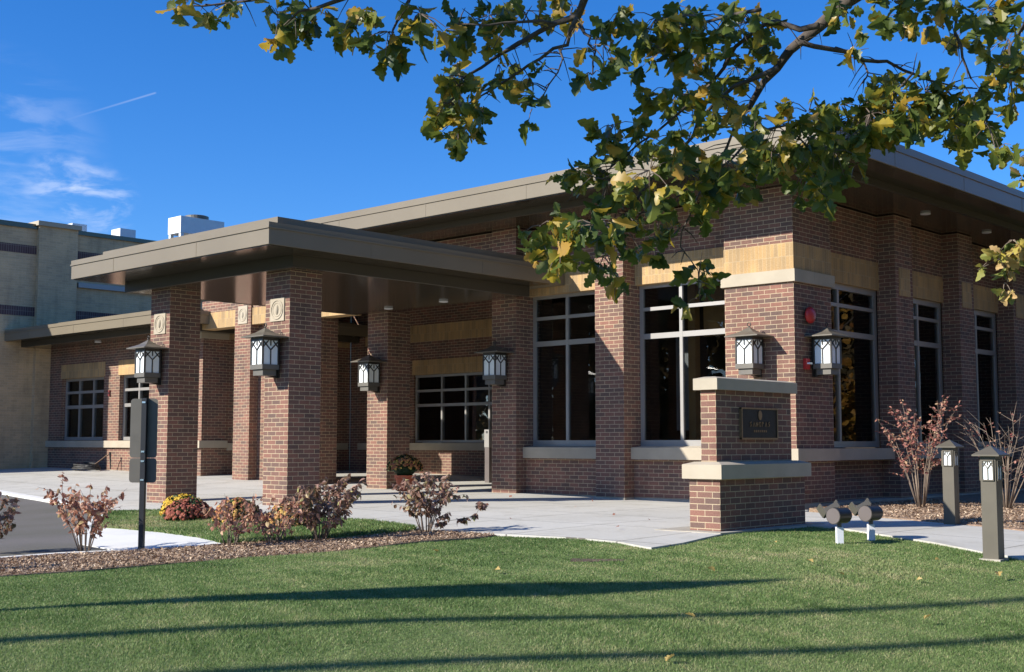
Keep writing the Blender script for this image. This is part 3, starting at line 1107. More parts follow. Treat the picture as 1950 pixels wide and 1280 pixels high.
# ------------------------------------------------------------------ monument sign
sg = thing('monument_sign', 'brick monument sign with stone caps and a dark bronze plaque on the lawn edge', 'sign', (-7.95, 12.6, -.02))
m = MB(); m.box(-8.155, -7.75, 11.70, 13.53, -.12, .577); m.build('base', BRICK, sg, uvo=(-7.75, 11.7, -.04))
m = MB()
m.box(-8.215, -7.69, 11.64, 13.59, .577, .735)
m.wedge_box(-8.215, -7.69, 11.64, 13.59, .735, .765, .10)
m.build('stone_ledge', STONE, sg, bevel=.008)
m = MB(); m.box(-8.06, -7.857, 11.80, 13.42, .75, 1.572); m.build('body', BRICK, sg, uvo=(-7.857, 11.8, -.04))
m = MB(); m.box(-8.12, -7.797, 11.74, 13.48, 1.572, 1.70); m.wedge_box(-8.12, -7.797, 11.74, 13.48, 1.70, 1.722, .09)
m.build('stone_cap', STONE, sg, bevel=.008)
pq = MB(); pq.box(-7.857, -7.83, 12.28, 13.06, 1.02, 1.38)
plq = pq.build('plaque', PLAQUE, sg)
m = MB()
for a, b, c, d in ((12.28, 13.06, 1.365, 1.385), (12.28, 13.06, 1.015, 1.035), (12.275, 12.293, 1.035, 1.365), (13.047, 13.065, 1.035, 1.365)):
    m.box(-7.86, -7.822, a, b, c, d)
m.build('border', PLAQUE_TRIM, plq)
m = MB()
em = [(-7.824, 12.675 + .040 * math.sin(2 * math.pi * k / 20), 1.297 + .056 * math.cos(2 * math.pi * k / 20)) for k in range(20)]
m.face(em[::-1]); m.face([(-7.832, q[1], q[2]) for q in em])
for k in range(20):
    a, b = em[k], em[(k + 1) % 20]
    m.face([a, b, (-7.832, b[1], b[2]), (-7.832, a[1], a[2])])
m.build('emblem', PLAQUE_TRIM, plq)
# two rows of raised strokes, too worn and dark in the photograph to read
m = MB()
rr = random.Random(4)


def stroke(y, z, hh, kind):
    q = [[((0, 0), (0, 1)), ((0, 1), (.6, .8)), ((.6, .8), (0, .5))], [((0, 0), (.35, 1)), ((.35, 1), (.7, 0))], [((0, 0), (0, 1)), ((0, 1), (.6, 0)), ((.6, 0), (.6, 1))],
         [((.1, 0), (.6, .3)), ((.6, .3), (.1, .7)), ((.1, .7), (.6, 1))], [((.05, .1), (.05, .9)), ((.05, .9), (.6, .9)), ((.6, .9), (.6, .1)), ((.6, .1), (.05, .1))]][kind]
    for a, b in q:
        m.bar((-7.828, y + a[0] * hh, z + a[1] * hh), (-7.828, y + b[0] * hh, z + b[1] * hh), .0052, (1, 0, 0))


for k, kd in enumerate((3, 1, 2, 4, 0, 1, 3)):
    stroke(12.45 + k * .066, 1.165, .055, kd)
for k in range(7):
    m.box(-7.832, -7.826, 12.54 + k * .042, 12.54 + k * .042 + .022, 1.10, 1.125)
m.build('lettering', PLAQUE_TRIM, plq)
m = MB(); m.box(-8.5, -7.62, 11.5, 13.75, -.3, .005)
m.build('footing', CONC_FOUND, sg)


# ------------------------------------------------------------------ bollard lights
def make_bollard(x, y, label):
    z = gz(x, y)
    t = thing('bollard_light', label, 'bollard light', (x, y, z), 'bollard lights along the side path')
    h = .072
    m = MB(); m.box(x - h, x + h, y - h, y + h, z - .05, z + .97); m.build('post', BOLLARD, t, bevel=.005)
    m = MB()
    e = [(x - .128, y - .128, z + .975), (x + .128, y - .128, z + .975), (x + .128, y + .128, z + .975), (x - .128, y + .128, z + .975)]
    e2 = [(q[0], q[1], q[2] - .014) for q in e]
    ap = (x, y, z + 1.06)
    for k in range(4):
        m.face([e[k], e[(k + 1) % 4], ap]); m.face([e2[k], e2[(k + 1) % 4], e[(k + 1) % 4], e[k]])
    m.face(e2[::-1])
    m.build('cap', BOLLARD, t)
    for (dx, dy) in ((0, -1), (1, 0), (-1, 0), (0, 1)):
        g = MB(); f = MB()
        z0, z1 = z + .745, z + .915
        if dx == 0:
            g.box(x - .047, x + .047, y + dy * h - .004, y + dy * h + .004, z0, z1)
            yy = y + dy * (h + .007)
            tracery(f, x, z0, z1, .047, yy, .004)
            for a, b, c, d in ((-.057, .057, z1, z1 + .012), (-.057, .057, z0 - .012, z0), (-.057, -.047, z0, z1), (.047, .057, z0, z1)):
                f.box(x + a, x + b, yy - .008, yy + .006, c, d)
        else:
            g.box(x + dx * h - .004, x + dx * h + .004, y - .047, y + .047, z0, z1)
            xx = x + dx * (h + .007)
            tracery(f, y, z0, z1, .047, xx, .004, axis='y')
            for a, b, c, d in ((-.057, .057, z1, z1 + .012), (-.057, .057, z0 - .012, z0), (-.057, -.047, z0, z1), (.047, .057, z0, z1)):
                f.box(xx - .008, xx + .006, y + a, y + b, c, d)
        p = g.build('glass_panel', MILK, t)
        f.build('tracery', BOLLARD, p)
    m = MB(); m.box(x - .10, x + .10, y - .10, y + .10, z - .06, z + .015); m.build('footing', CONC_FOUND, t)
    return t


b1 = make_bollard(-4.70, 11.62, 'nearer square bronze bollard light at the lawn corner')
bx, by = -6.58, 15.02
dup(b1, (bx, by, gz(bx, by)), 0, 'farther square bronze bollard light between the path and the bare shrubs', 'bollard lights along the side path')


# ------------------------------------------------------------------ flood lights
def make_flood(x, y, label):
    z = gz(x, y)
    t = thing('flood_light', label, 'flood light', (x, y, z), 'flood lights aimed at the monument sign')
    rt, fw = Vector((.732, .681, 0)), Vector((-.681, .732, 0))
    up = Vector((0, 0, 1))
    o = Vector((x, y, z))
    m = MB(); m.obox(o + up * .045, rt * .033, fw * .033, up * .125); m.build('post', WHITE_PAINT, t, bevel=.004)
    m = MB(); m.tube([o + up * .16, o + up * .20, o + up * .235], [.020, .024, .018], 10); m.build('knuckle', GREY_LAMP, t)
    c = o + up * .285 + rt * .01
    m = MB()
    ax = (rt * .74 + fw * .67).normalized()
    n = 22
    pr = [(-.125, .070), (-.125, .084), (-.085, .086), (-.08, .078), (.09, .080), (.118, .066), (.125, .03)]
    v = ax.cross(up).normalized(); wv = v.cross(ax)
    i0 = 0
    for hh, rr_ in pr:
        for j in range(n):
            a = 2 * math.pi * j / n
            m.v.append(tuple(c + ax * hh + v * (rr_ * math.cos(a)) + wv * (rr_ * math.sin(a))))
    for k in range(len(pr) - 1):
        for j in range(n):
            a, b = k * n + j, k * n + (j + 1) % n
            m.f.append((a, a + n, b + n, b)); m.t.append(None)
        m.f.append(tuple((len(pr) - 1) * n + j for j in range(n))[::-1]); m.t.append(None)
    m.build('housing', BRONZE, t)
    m = MB()
    m.tube([c - ax * .128, c - ax * .116], [.078, .080], 22)
    m.build('end_cap', POST_GREY, t)
    # open square hood behind the housing, tipped up towards the sign
    hc = c + fw * .12 + up * .045 - rt * .065
    d = (up * .80 + fw * .35 - rt * .48).normalized()
    a1 = (rt - d * rt.dot(d)).normalized()
    a2 = d.cross(a1).normalized()
    lens = MB(); lens.obox(hc, a1 * .075, a2 * .065, d * .012); lens.build('lens', BLUE_LENS, t)
    m = MB()
    for s in (-1, 1):
        m.obox(hc + a1 * (s * .084) + d * (.042 if s < 0 else .02), a1 * .006, a2 * .072, d * (.058 if s < 0 else .035))
    m.obox(hc + a2 * .076 + d * .015, a1 * .078, a2 * .005, d * .04)
    m.obox(hc - a2 * .076 + d * .005, a1 * .078, a2 * .005, d * .03)
    m.build('hood', GREY_LAMP, t)
    return t


f1 = make_flood(-6.27, 11.62, 'left flood light on a white stake in the grass by the sign')
fx, fy = -6.24, 12.24
dup(f1, (fx, fy, gz(fx, fy)), 0, 'right flood light on a white stake, set closer to the path', 'flood lights aimed at the monument sign')

# ------------------------------------------------------------------ street sign seen from behind
px, py = -11.77, 6.985
pz = gz(px, py)
ss = thing('street_sign', 'blank backs of two stacked street signs on a black square post', 'sign', (px, py, pz))
rt, fw, up = Vector((.80, .60, 0)), Vector((-.60, .80, 0)), Vector((0, 0, 1))
o = Vector((px, py, pz))
m = MB(); m.obox(o + up * .77, rt * .026, fw * .026, up * .82); m.build('post', BLACK, ss, bevel=.003)


def plate(z0, z1, half, r):
    pts = []
    for cx, cz, a0 in ((half - r, z1 - r, 0), (-half + r, z1 - r, 90), (-half + r, z0 + r, 180), (half - r, z0 + r, 270)):
        for k in range(5):
            a = R(a0 + 22.5 * k)
            pts.append((cx + r * math.cos(a), cz + r * math.sin(a)))
    m = MB()
    A = [o + fw * .030 + rt * (u - .018) + up * v for u, v in pts]
    B = [q + fw * .003 for q in A]
    m.face(A); m.face(B[::-1])
    for k in range(len(A)):
        j = (k + 1) % len(A)
        m.face([A[j], A[k], B[k], B[j]])
    return m


plate(.965, 1.585, .148, .035).build('sign_panel', SIGN_BACK, ss)
plate(.705, .960, .148, .035).build('sign_panel', SIGN_BACK, ss)
for zz in (1.545, 1.03, .93, .735):
    m = MB(); m.obox(o - fw * .029 + up * zz, rt * .018, fw * .004, up * .009); m.build('bolt', CHROME, ss)

# ------------------------------------------------------------------ small wall fixtures
al = thing('alarm_bell', 'round red alarm bell high on the shaded side wall', 'alarm bell', (-9.63, 16.98, 2.92))
m = MB(); m.lathe([(.05, 0), (.05, .035)], (-9.63, 16.98, 2.92), 16, 'x'); m.build('back_box', RED, al)
m = MB(); m.lathe([(.125, .035), (.13, .05), (.125, .075), (.10, .10), (.05, .112), (.01, .115)], (-9.63, 16.98, 2.92), 28, 'x'); m.build('gong', RED, al, smooth=True)
sb = thing('alarm_strobe', 'small red alarm strobe with white lens beside the side wall lantern', 'alarm', (-9.63, 16.90, 2.17))
m = MB(); m.box(-9.63, -9.58, 16.84, 16.96, 2.09, 2.25); m.build('housing', RED, sb, bevel=.006)
m = MB(); m.box(-9.58, -9.535, 16.87, 16.95, 2.165, 2.19); m.build('lens', MILK, sb, bevel=.004)
rb = thing('alarm_box', 'tiny red alarm box on the brick pier between wing windows', 'alarm', (-30.2, 16.9, 2.28))
m = MB(); m.box(-30.26, -30.19, 16.86, 16.9, 2.20, 2.36); m.build('housing', DARK_RED, rb)
m = MB(); m.box(-30.245, -30.205, 16.85, 16.86, 2.26, 2.30); m.build('lens', BLACK, rb)
ox, oy = -18.92, 19.6
oz = gz(ox, oy)
op = thing('door_opener_post', 'slim grey post with a pale box on top beside the shaded lantern column', 'post', (ox, oy, oz))
m = MB(); m.box(ox - .065, ox + .065, oy - .06, oy + .06, oz, oz + .78); m.build('post', POST_GREY, op)
m = MB(); m.box(ox - .07, ox + .07, oy - .07, oy + .06, oz + .785, oz + 1.17); m.build('box', FRAME, op, bevel=.006)
m = MB(); m.box(ox - .02, ox + .035, oy - .076, oy - .07, oz + 1.09, oz + 1.14); m.build('button', CHROME, op)

hx, hy = -30.35, 16.35
hz = gz(hx, hy) + .04
hs = thing('coiled_hose', 'dark coiled hose lying on the pavement by the wing wall', 'hose', (hx, hy, hz))
m = MB(); pts = []
for k in range(150):
    a = k * .27
    rad = .44 - .10 * (k / 150) + .035 * math.sin(k * 1.7)
    pts.append((hx + 1.15 * rad * math.cos(a), hy + .62 * rad * math.sin(a), hz + .02 + .16 * (k / 150) * (.7 + .3 * math.sin(a * .5))))
m.tube(pts, .024, 6); m.build('coil', HOSE, hs, smooth=True)
rd = thing('rusty_rod', 'thin bent rod propped on the coiled hose', 'rod', (hx + .3, hy + .1, hz))
m = MB(); m.tube([(hx + .25, hy + .05, hz + .10), (hx + .55, hy + .25, hz + .36), (hx + .66, hy + .30, hz + .42)], .016, 6)
m.build('bar', RUST, rd)
m = MB(); m.tube([(hx + .66, hy + .30, hz + .46), (hx + .67, hy + .30, hz + .36), (hx + .69, hy + .31, hz + .01)], [.035, .025, .012], 6); m.build('foot', HOSE, rd)


# ------------------------------------------------------------------ leaves
def basis(d, roll=None):
    d = Vector(d).normalized()
    s = d.cross(Vector((0, 0, 1)))
    if s.length < .1:
        s = d.cross(Vector((1, 0, 0)))
    s.normalize()
    n = s.cross(d)
    a = random.uniform(-math.pi, math.pi) if roll is None else roll
    s2 = s * math.cos(a) + n * math.sin(a)
    return d, s2, s2.cross(d)


OAK = []
for _k in range(31):
    _u = _k / 30
    _b = .015 + .36 * max(0, math.sin(math.pi * min(1, _u * .96 + .02) ** 1.15)) ** .85 * (.55 + .45 * min(1, _u * 2.2))
    OAK.append((_u, _b * (.56 + .44 * (.5 + .5 * math.cos(2 * math.pi * (_u * 3.9 - .55))) ** .42) if .06 < _u < .97 else _b * .5))


def oak_leaf(mb, p, d, size, tint, roll=None):
    d, s, n = basis(d, roll)
    p = Vector(p)
    fold = random.uniform(.05, .75); curl = random.uniform(-.15, .75); tw = random.uniform(-1.1, 1.1)
    wd = random.uniform(.8, 1.2)
    i0 = len(mb.v)
    for u, w in OAK:
        c = p + d * (u * size) - n * (curl * u * u * size)
        a = tw * u
        s1 = s * math.cos(a) + n * math.sin(a); n1 = n * math.cos(a) - s * math.sin(a)
        j = 1.0
        w = w * wd
        mb.v += [tuple(c + (s1 * w * j + n1 * w * fold) * size), tuple(c), tuple(c + (-s1 * w / j + n1 * w * fold) * size)]
    for k in range(len(OAK) - 1):
        a = i0 + 3 * k
        mb.f += [(a, a + 3, a + 4, a + 1), (a + 1, a + 4, a + 5, a + 2)]
        mb.t += [tint, tint]


def oval_leaf(mb, p, d, size, tint, wide=.32, curl=None, roll=None):
    d, s, n = basis(d, roll)
    p = Vector(p)
    fold = random.uniform(.1, .6); curl = random.uniform(-.1, .6) if curl is None else curl
    i0 = len(mb.v)
    pr = [(0, .02), (.22, .8), (.5, 1.0), (.78, .62), (1, .03)]
    for u, w in pr:
        c = p + d * (u * size) - n * (curl * u * u * size)
        w *= wide
        mb.v += [tuple(c + (s * w + n * w * fold) * size), tuple(c), tuple(c + (-s * w + n * w * fold) * size)]
    for k in range(4):
        a = i0 + 3 * k
        mb.f += [(a, a + 3, a + 4, a + 1), (a + 1, a + 4, a + 5, a + 2)]
        mb.t += [tint, tint]


def rnd_dir(down=.5):
    v = Vector((random.gauss(0, 1), random.gauss(0, 1), random.gauss(-down, .8)))
    return v.normalized()


# ------------------------------------------------------------------ oak
CLUSTERS = [(-5.51,3.47,3.24,0.12,0.06),(-5.7,3.81,3.36,0.14,0.07),(-6.31,4.62,3.58,0.13,0.17),(-5.98,4.65,3.6,0.18,0.12),(-5.04,4.23,3.21,0.16,0.12),(-4.91,4.31,3.13,0.13,0.12),(-4.81,4.44,3.24,0.16,0.12),(-4.92,4.39,3.06,0.06,0.06),(-5.1,5.0,3.38,0.14,0.12),(-4.83,5.0,3.38,0.17,0.11),(-4.96,5.45,3.56,0.18,0.1),(-4.81,5.72,3.63,0.18,0.07),(-5.35,5.25,3.2,0.14,0.12),(-5.22,5.08,2.95,0.14,0.16),(-4.8,4.92,2.79,0.09,0.11),(-4.98,4.9,2.71,0.07,0.07),(-5.0,5.26,3.2,0.11,0.09),(-4.65,5.15,3.04,0.08,0.1),(-4.48,4.98,2.78,0.06,0.08),(-4.04,5.05,3.04,0.09,0.12),(-3.99,4.9,2.85,0.08,0.07),(-4.05,5.54,3.3,0.24,0.16),(-3.78,5.56,3.25,0.22,0.16),(-4.02,5.55,3.12,0.13,0.11),(-4.34,6.26,3.32,0.15,0.12),(-4.29,5.51,3.41,0.17,0.08),(-4.47,6.05,3.07,0.13,0.12),(-4.48,6.35,3.13,0.15,0.12),(-4.51,5.74,2.82,0.14,0.12),(-4.55,6.05,2.82,0.18,0.13),(-4.03,5.7,2.67,0.18,0.13),(-3.9,5.89,2.9,0.13,0.16),(-4.85,5.86,2.64,0.14,0.11),(-4.56,5.75,2.51,0.19,0.14),(-3.91,5.28,2.38,0.17,0.13),(-3.86,5.56,2.41,0.18,0.13),(-3.63,5.57,2.47,0.15,0.13),(-4.76,5.36,2.2,0.09,0.12),(-4.41,5.14,2.02,0.13,0.12),(-4.09,5.02,2.08,0.15,0.12),(-4.23,5.47,2.19,0.18,0.15),(-4.17,5.74,2.24,0.16,0.12),(-4.48,5.6,2.02,0.11,0.12),(-4.55,6.15,2.15,0.11,0.08),(-4.65,5.96,1.94,0.06,0.06),(-4.32,6.32,2.01,0.12,0.09),(-4.09,5.98,1.8,0.08,0.05),(-3.88,5.79,2.33,0.13,0.13),(-3.97,6.19,2.53,0.14,0.14),(-3.95,6.37,3.46,0.19,0.19),(-4.07,6.38,3.22,0.14,0.14),(-3.43,5.57,2.69,0.09,0.1),(-3.56,5.99,2.7,0.13,0.11),(-3.38,6.02,2.74,0.16,0.13),(-3.88,7.03,2.75,0.15,0.18),(-3.68,6.62,2.5,0.08,0.07),(-3.6,6.78,2.86,0.17,0.16),(-3.42,6.7,2.92,0.17,0.13),(-3.38,7.05,3.07,0.21,0.14),(-3.2,7.09,3.04,0.21,0.16),(-3.36,6.92,2.84,0.17,0.12),(-2.97,6.92,2.78,0.17,0.12),(-2.93,7.14,2.94,0.17,0.16),(-2.63,6.62,2.65,0.11,0.11),(-3.23,6.36,3.21,0.05,0.08),(-3.01,6.31,3.37,0.22,0.06),(-2.85,6.54,3.37,0.16,0.09),(-2.68,6.77,3.35,0.16,0.13),(-2.98,7.87,3.5,0.12,0.18),(-2.69,7.12,3.01,0.08,0.17),(-2.63,6.74,2.58,0.07,0.04)]
CLUSTERS += [(-3.84,6.57,2.7,0.14,0.12),(-3.73,6.67,2.78,0.15,0.14),(-3.52,6.56,2.65,0.14,0.12),(-3.57,6.28,2.48,0.12,0.11),(-3.41,6.18,2.34,0.08,0.07),(-3.39,6.52,2.71,0.15,0.12),(-3.31,6.61,2.84,0.15,0.12),(-3.59,5.98,2.56,0.12,0.11),(-3.0,6.51,2.75,0.15,0.12),(-3.12,7.42,2.96,0.15,0.14),(-3.32,6.85,2.94,0.15,0.12),(-4.66,5.25,2.06,0.11,0.12),(-4.69,5.43,2.21,0.12,0.11),(-3.34,7.12,3.57,0.18,0.08),(-3.01,7.35,3.48,0.15,0.11),(-2.89,7.44,3.18,0.12,0.14),(-3.4,6.44,3.47,0.12,0.07),(-5.1,5.01,3.01,0.12,0.12),(-5.22,5.13,2.86,0.1,0.09)]
LIMBS = [[(-1.77,8.07,4.11,0.16),(-2.29,8.07,4.2,0.14),(-2.86,7.44,4.1,0.1),(-3.22,6.76,3.77,0.07),(-3.51,6.72,3.62,0.042),(-3.69,6.73,3.52,0.036),(-3.89,6.72,3.41,0.03),(-3.98,6.71,3.31,0.026),(-4.12,6.66,3.13,0.02),(-4.18,6.63,3.05,0.016),(-4.22,6.6,2.97,0.012),(-4.32,6.5,2.66,0.008),(-4.4,6.33,2.35,0.005)],[(-3.49,6.35,3.38,0.02),(-3.75,6.33,3.46,0.016),(-3.86,6.34,3.46,0.013),(-4.04,6.33,3.37,0.012),(-4.19,6.3,3.17,0.01),(-4.37,6.18,2.98,0.008),(-4.48,5.96,2.79,0.006),(-4.56,5.7,2.57,0.004)],[(-3.6,6.32,3.3,0.016),(-3.46,6.54,3.27,0.014),(-3.4,6.72,3.24,0.012),(-3.35,6.92,3.27,0.01),(-3.29,7.14,3.23,0.008),(-3.21,7.34,3.2,0.006),(-3.05,7.52,3.17,0.004)],[(-3.57,6.7,3.35,0.008),(-3.52,6.92,3.32,0.007),(-3.5,6.97,3.24,0.006),(-3.52,6.93,3.17,0.004)],[(-2.62,6.81,3.83,0.08),(-3.61,6.23,3.87,0.06),(-4.41,5.52,3.68,0.03),(-4.6,5.52,3.49,0.022),(-4.74,5.48,3.47,0.018),(-4.89,5.38,3.38,0.014),(-4.98,5.24,3.27,0.011),(-5.05,5.0,3.09,0.008),(-5.07,4.9,2.92,0.004)],[(-4.46,5.34,3.4,0.014),(-4.54,5.35,3.26,0.011),(-4.74,5.34,3.22,0.009),(-4.88,5.32,3.17,0.008),(-5.07,5.25,3.07,0.006),(-5.19,5.14,2.97,0.004)],[(-4.29,5.15,3.28,0.009),(-4.24,5.19,3.2,0.008),(-4.22,5.21,3.12,0.006),(-4.24,5.21,3.0,0.004)],[(-4.38,5.09,3.14,0.006),(-4.38,5.1,3.05,0.005),(-4.42,5.05,2.94,0.004),(-4.48,5.01,2.84,0.003)],[(-4.43,5.12,3.3,0.01),(-4.47,4.91,3.27,0.008),(-4.58,4.73,3.23,0.006),(-4.73,4.64,3.25,0.004)],[(-4.35,5.45,3.64,0.03),(-4.6,4.63,3.49,0.025),(-5.1,4.32,3.45,0.016),(-5.5,4.28,3.43,0.01),(-5.7,4.21,3.36,0.004)],[(-4.98,4.22,3.39,0.012),(-5.64,4.09,3.49,0.009),(-5.94,3.98,3.49,0.006),(-6.08,3.79,3.46,0.004)],[(-4.97,4.59,3.55,0.012),(-4.99,4.46,3.31,0.008),(-5.01,4.4,3.12,0.004)],[(-2.85,7.41,4.08,0.02),(-3.05,7.08,3.59,0.012),(-3.02,7.14,3.43,0.009),(-3.0,7.19,3.28,0.008),(-2.98,7.26,3.16,0.005)],[(-2.85,7.83,4.21,0.03),(-2.85,7.9,3.72,0.018),(-2.94,7.77,3.47,0.01),(-2.95,7.81,3.17,0.004)],[(-3.66,6.18,3.13,0.016),(-3.95,6.18,3.08,0.012),(-4.2,6.16,2.91,0.01),(-4.32,6.12,2.73,0.009),(-4.44,6.01,2.57,0.008),(-4.54,5.87,2.31,0.006),(-4.6,5.64,2.22,0.005),(-4.65,5.38,2.07,0.003)],[(-4.17,6.01,2.5,0.006),(-4.25,6.01,2.4,0.005),(-4.46,5.98,2.4,0.004),(-4.6,5.91,2.35,0.003)],[(-4.0,5.75,2.23,0.005),(-4.05,5.75,2.08,0.004),(-3.96,5.79,1.94,0.003),(-3.96,5.8,1.78,0.002)],[(-3.99,6.0,2.53,0.006),(-3.9,6.27,2.78,0.008),(-3.82,6.55,2.89,0.007),(-3.74,6.78,2.72,0.005),(-3.75,6.78,2.56,0.003)],[(-3.15,6.84,3.14,0.007),(-3.32,6.84,3.01,0.006),(-3.56,6.86,2.93,0.005),(-3.77,6.83,2.9,0.003)],[(-4.24,5.74,2.5,0.006),(-4.31,5.44,2.45,0.005),(-4.38,5.29,2.48,0.003)],[(-4.44,5.75,2.28,0.005),(-4.48,5.64,2.05,0.004),(-4.47,5.73,1.92,0.002)],[(-3.62,5.94,3.4,0.012),(-3.96,5.93,3.41,0.009),(-4.3,5.88,3.42,0.006),(-4.47,5.75,3.49,0.004)],[(-3.2,7.32,3.19,0.007),(-3.02,7.35,2.99,0.005),(-2.9,7.35,2.81,0.003)]]
CLUSTERS2 = [(-3.59,9.12,2.32,0.15,0.09),(-3.5,9.19,2.44,0.09,0.09),(-3.56,9.17,2.13,0.04,0.09),(-3.47,9.24,2.23,0.05,0.08),(-3.42,9.2,2.88,0.03,0.09),(-3.33,9.35,2.38,0.17,0.15),(-3.25,9.38,2.77,0.19,0.19),(-3.11,9.45,3.27,0.23,0.23),(-3.42,9.19,3.08,0.04,0.05)]
LIMBS2 = [[(-3.01,9.92,-0.01,0.07),(-2.95,9.8,1.53,0.06),(-2.94,9.67,2.69,0.05),(-3.01,9.52,3.46,0.03),(-3.04,9.43,4.0,0.01)],[(-2.95,9.68,2.61,0.025),(-3.23,9.42,2.58,0.015),(-3.41,9.27,2.42,0.01),(-3.59,9.12,2.32,0.006),(-3.7,9.02,2.25,0.003)],[(-3.41,9.27,2.42,0.006),(-3.52,9.19,2.27,0.005),(-3.57,9.16,2.11,0.003)],[(-2.96,9.64,2.88,0.015),(-3.27,9.35,2.88,0.01),(-3.41,9.21,2.9,0.004)],[(-3.01,9.52,3.46,0.012),(-3.28,9.3,3.19,0.006),(-3.42,9.19,3.08,0.003)]]
VIEW_FW, VIEW_RT = Vector((-.681, .732, 0)), Vector((.732, .681, 0))


def scatter_oak(mb, tw, clusters, per_area, size=(.105, .15), yellow=.2, deep=.22):
    for (x, y, z, rx, rz) in clusters:
        c = Vector((x, y, z))
        n = max(4, int(per_area * rx * rz * 3.14))
        ctint = random.gauss(0, .13)
        hub = c + Vector((0, 0, rz * .35))
        # leaves come in tufts at twig ends
        k = 0
        while k < n:
            u = Vector((random.gauss(0, .5), random.gauss(0, .5), random.gauss(0, .5)))
            if u.length > 1:
                u.normalize()
            q = c + VIEW_RT * (u.x * rx) + VIEW_FW * (u.y * max(rx, deep)) + Vector((0, 0, u.z * rz))
            tw.tube([hub + (q - hub) * .1, hub + (q - hub) * .55 + Vector((0, 0, .012)), q], [.0032, .0026, .0018], 4, False)
            for _ in range(random.randint(3, 5)):
                dd = (rnd_dir(.8) + (q - hub).normalized() * .5)
                t = min(1, max(0, random.gauss(.38, .17) + ctint))
                if random.random() < yellow:
                    t = random.uniform(.72, 1.0)
                oak_leaf(mb, q + rnd_dir(0) * .012, dd, random.uniform(*size), t)
                k += 1


oak = thing('oak_tree', 'oak tree with dark green lobed leaves hanging over the lawn from the upper right', 'tree', (-1.5, 8.5, gz(-1.5, 8.5)))
m = MB()
m.tube([(-1.5, 8.5, -.6), (-1.5, 8.5, 0), (-1.53, 8.48, 1.0), (-1.55, 8.4, 2.4), (-1.6, 8.35, 4.2), (-1.5, 8.4, 6.2), (-1.4, 8.5, 8.0)], [.36, .27, .23, .21, .18, .13, .06], 14)
m.build('trunk', BARK, oak, smooth=True)
LIMBS[0] = [(-1.58, 8.37, 3.6, .17)] + LIMBS[0]
lb = MB()
for L in LIMBS:
    P = [Vector(q[:3]) for q in L]
    # fine interpolation with a little wander so the limbs are not straight
    pts, rad = [], []
    for k in range(len(P) - 1):
        for t in (0, .5):
            j = Vector((random.gauss(0, 1), random.gauss(0, 1), random.gauss(0, 1))) * (.012 if t else 0)
            pts.append(P[k].lerp(P[k + 1], t) + j)
            rad.append(L[k][3] * (1 - t) + L[k + 1][3] * t)
    pts.append(P[-1]); rad.append(L[-1][3])
    lb.tube(pts, rad, 8)
    if L[0][3] > .3: continue
    for k in range(len(P) - 1):
        if L[k][3] > .02: continue
        for _ in range(3):
            a = P[k].lerp(P[k + 1], random.random())
            d = rnd_dir(.2) * random.uniform(.08, .22)
            lb.tube([a, a + d * .5 + Vector((0, 0, .01)), a + d], [.004, .003, .0015], 4, False)
lb.build('limbs', BARK, oak, smooth=True)
cr, tw = MB(), MB()
scatter_oak(cr, tw, CLUSTERS, 640, size=(.060, .128), yellow=.22)
# the crown above the picture, on the sun's side of the low branches, that keeps them in shade
for (x, y, z, rx, rz) in CLUSTERS:
    if random.random() < .42:
        s = random.uniform(1.2, 3.4)
        c = Vector((x, y, z)) + Vector((-.48, -1.0, .60)) * s + Vector((random.gauss(0, .15), random.gauss(0, .15), random.gauss(.1, .15)))
        f, rt_ = c.x * -.681 + c.y * .732, c.x * .732 + c.y * .681
        if f > .4 and rt_ / f > -.62 and (c.z - .98) / f < .52:
            continue
        scatter_oak(cr, tw, [(c.x, c.y, c.z, rx * 1.1 + .03, rz * 1.1 + .03)], 260, size=(.115, .17), deep=.15)
# upper crown
for k in range(70):
    a = random.uniform(0, 2 * math.pi); r = 4.2 * math.sqrt(random.random())
    z = random.uniform(4.9, 9.5)
    x, y = -1.6 + r * math.cos(a) * (1 - (z - 5) / 9), 8.3 + r * math.sin(a) * (1 - (z - 5) / 9)
    f, rt_ = (x * -.681 + y * .732), (x * .732 + y * .681)
    if f > .5 and abs(rt_ / f) < .47 and abs((z - .98) / f) < .40:
        continue
    scatter_oak(cr, tw, [(x, y, z, .35, .28)], 90, deep=.3)
cr.build('crown', OAK_LEAF, oak)
tw.build('twigs', TWIG, oak)

oak2 = thing('young_oak', 'young oak with pale yellow green leaves at the right edge', 'tree', (-3.01, 9.92, gz(-3, 9.9)))
m = MB()
LIMBS2 += [[(-3.0,9.55,3.3,.02),(-2.8,9.75,3.6,.012),(-2.5,9.95,3.8,.005)],[(-2.95,9.7,2.4,.02),(-2.6,9.9,2.8,.012),(-2.4,10.0,3.1,.005)]]
for L in LIMBS2:
    m.tube([q[0] if isinstance(q[0], tuple) else q[:3] for q in L], [q[-1] for q in L], 7)
m.build('trunk', BARK, oak2, smooth=True)
cr, tw = MB(), MB()
CLUSTERS2 += [(-2.85,9.7,3.3,.25,.22),(-2.75,9.75,3.75,.28,.25),(-2.55,9.85,3.0,.25,.22),(-2.5,9.95,3.5,.28,.25),(-2.8,9.65,4.1,.25,.22),(-2.6,9.9,4.4,.2,.2),(-2.45,10.0,2.6,.22,.18),(-2.75,10.1,3.9,.3,.25)]
scatter_oak(cr, tw, CLUSTERS2, 620, size=(.085, .12), yellow=.45, deep=.12)
cr.build('crown', PALE_LEAF, oak2)
tw.build('twigs', PALE_TWIG, oak2)


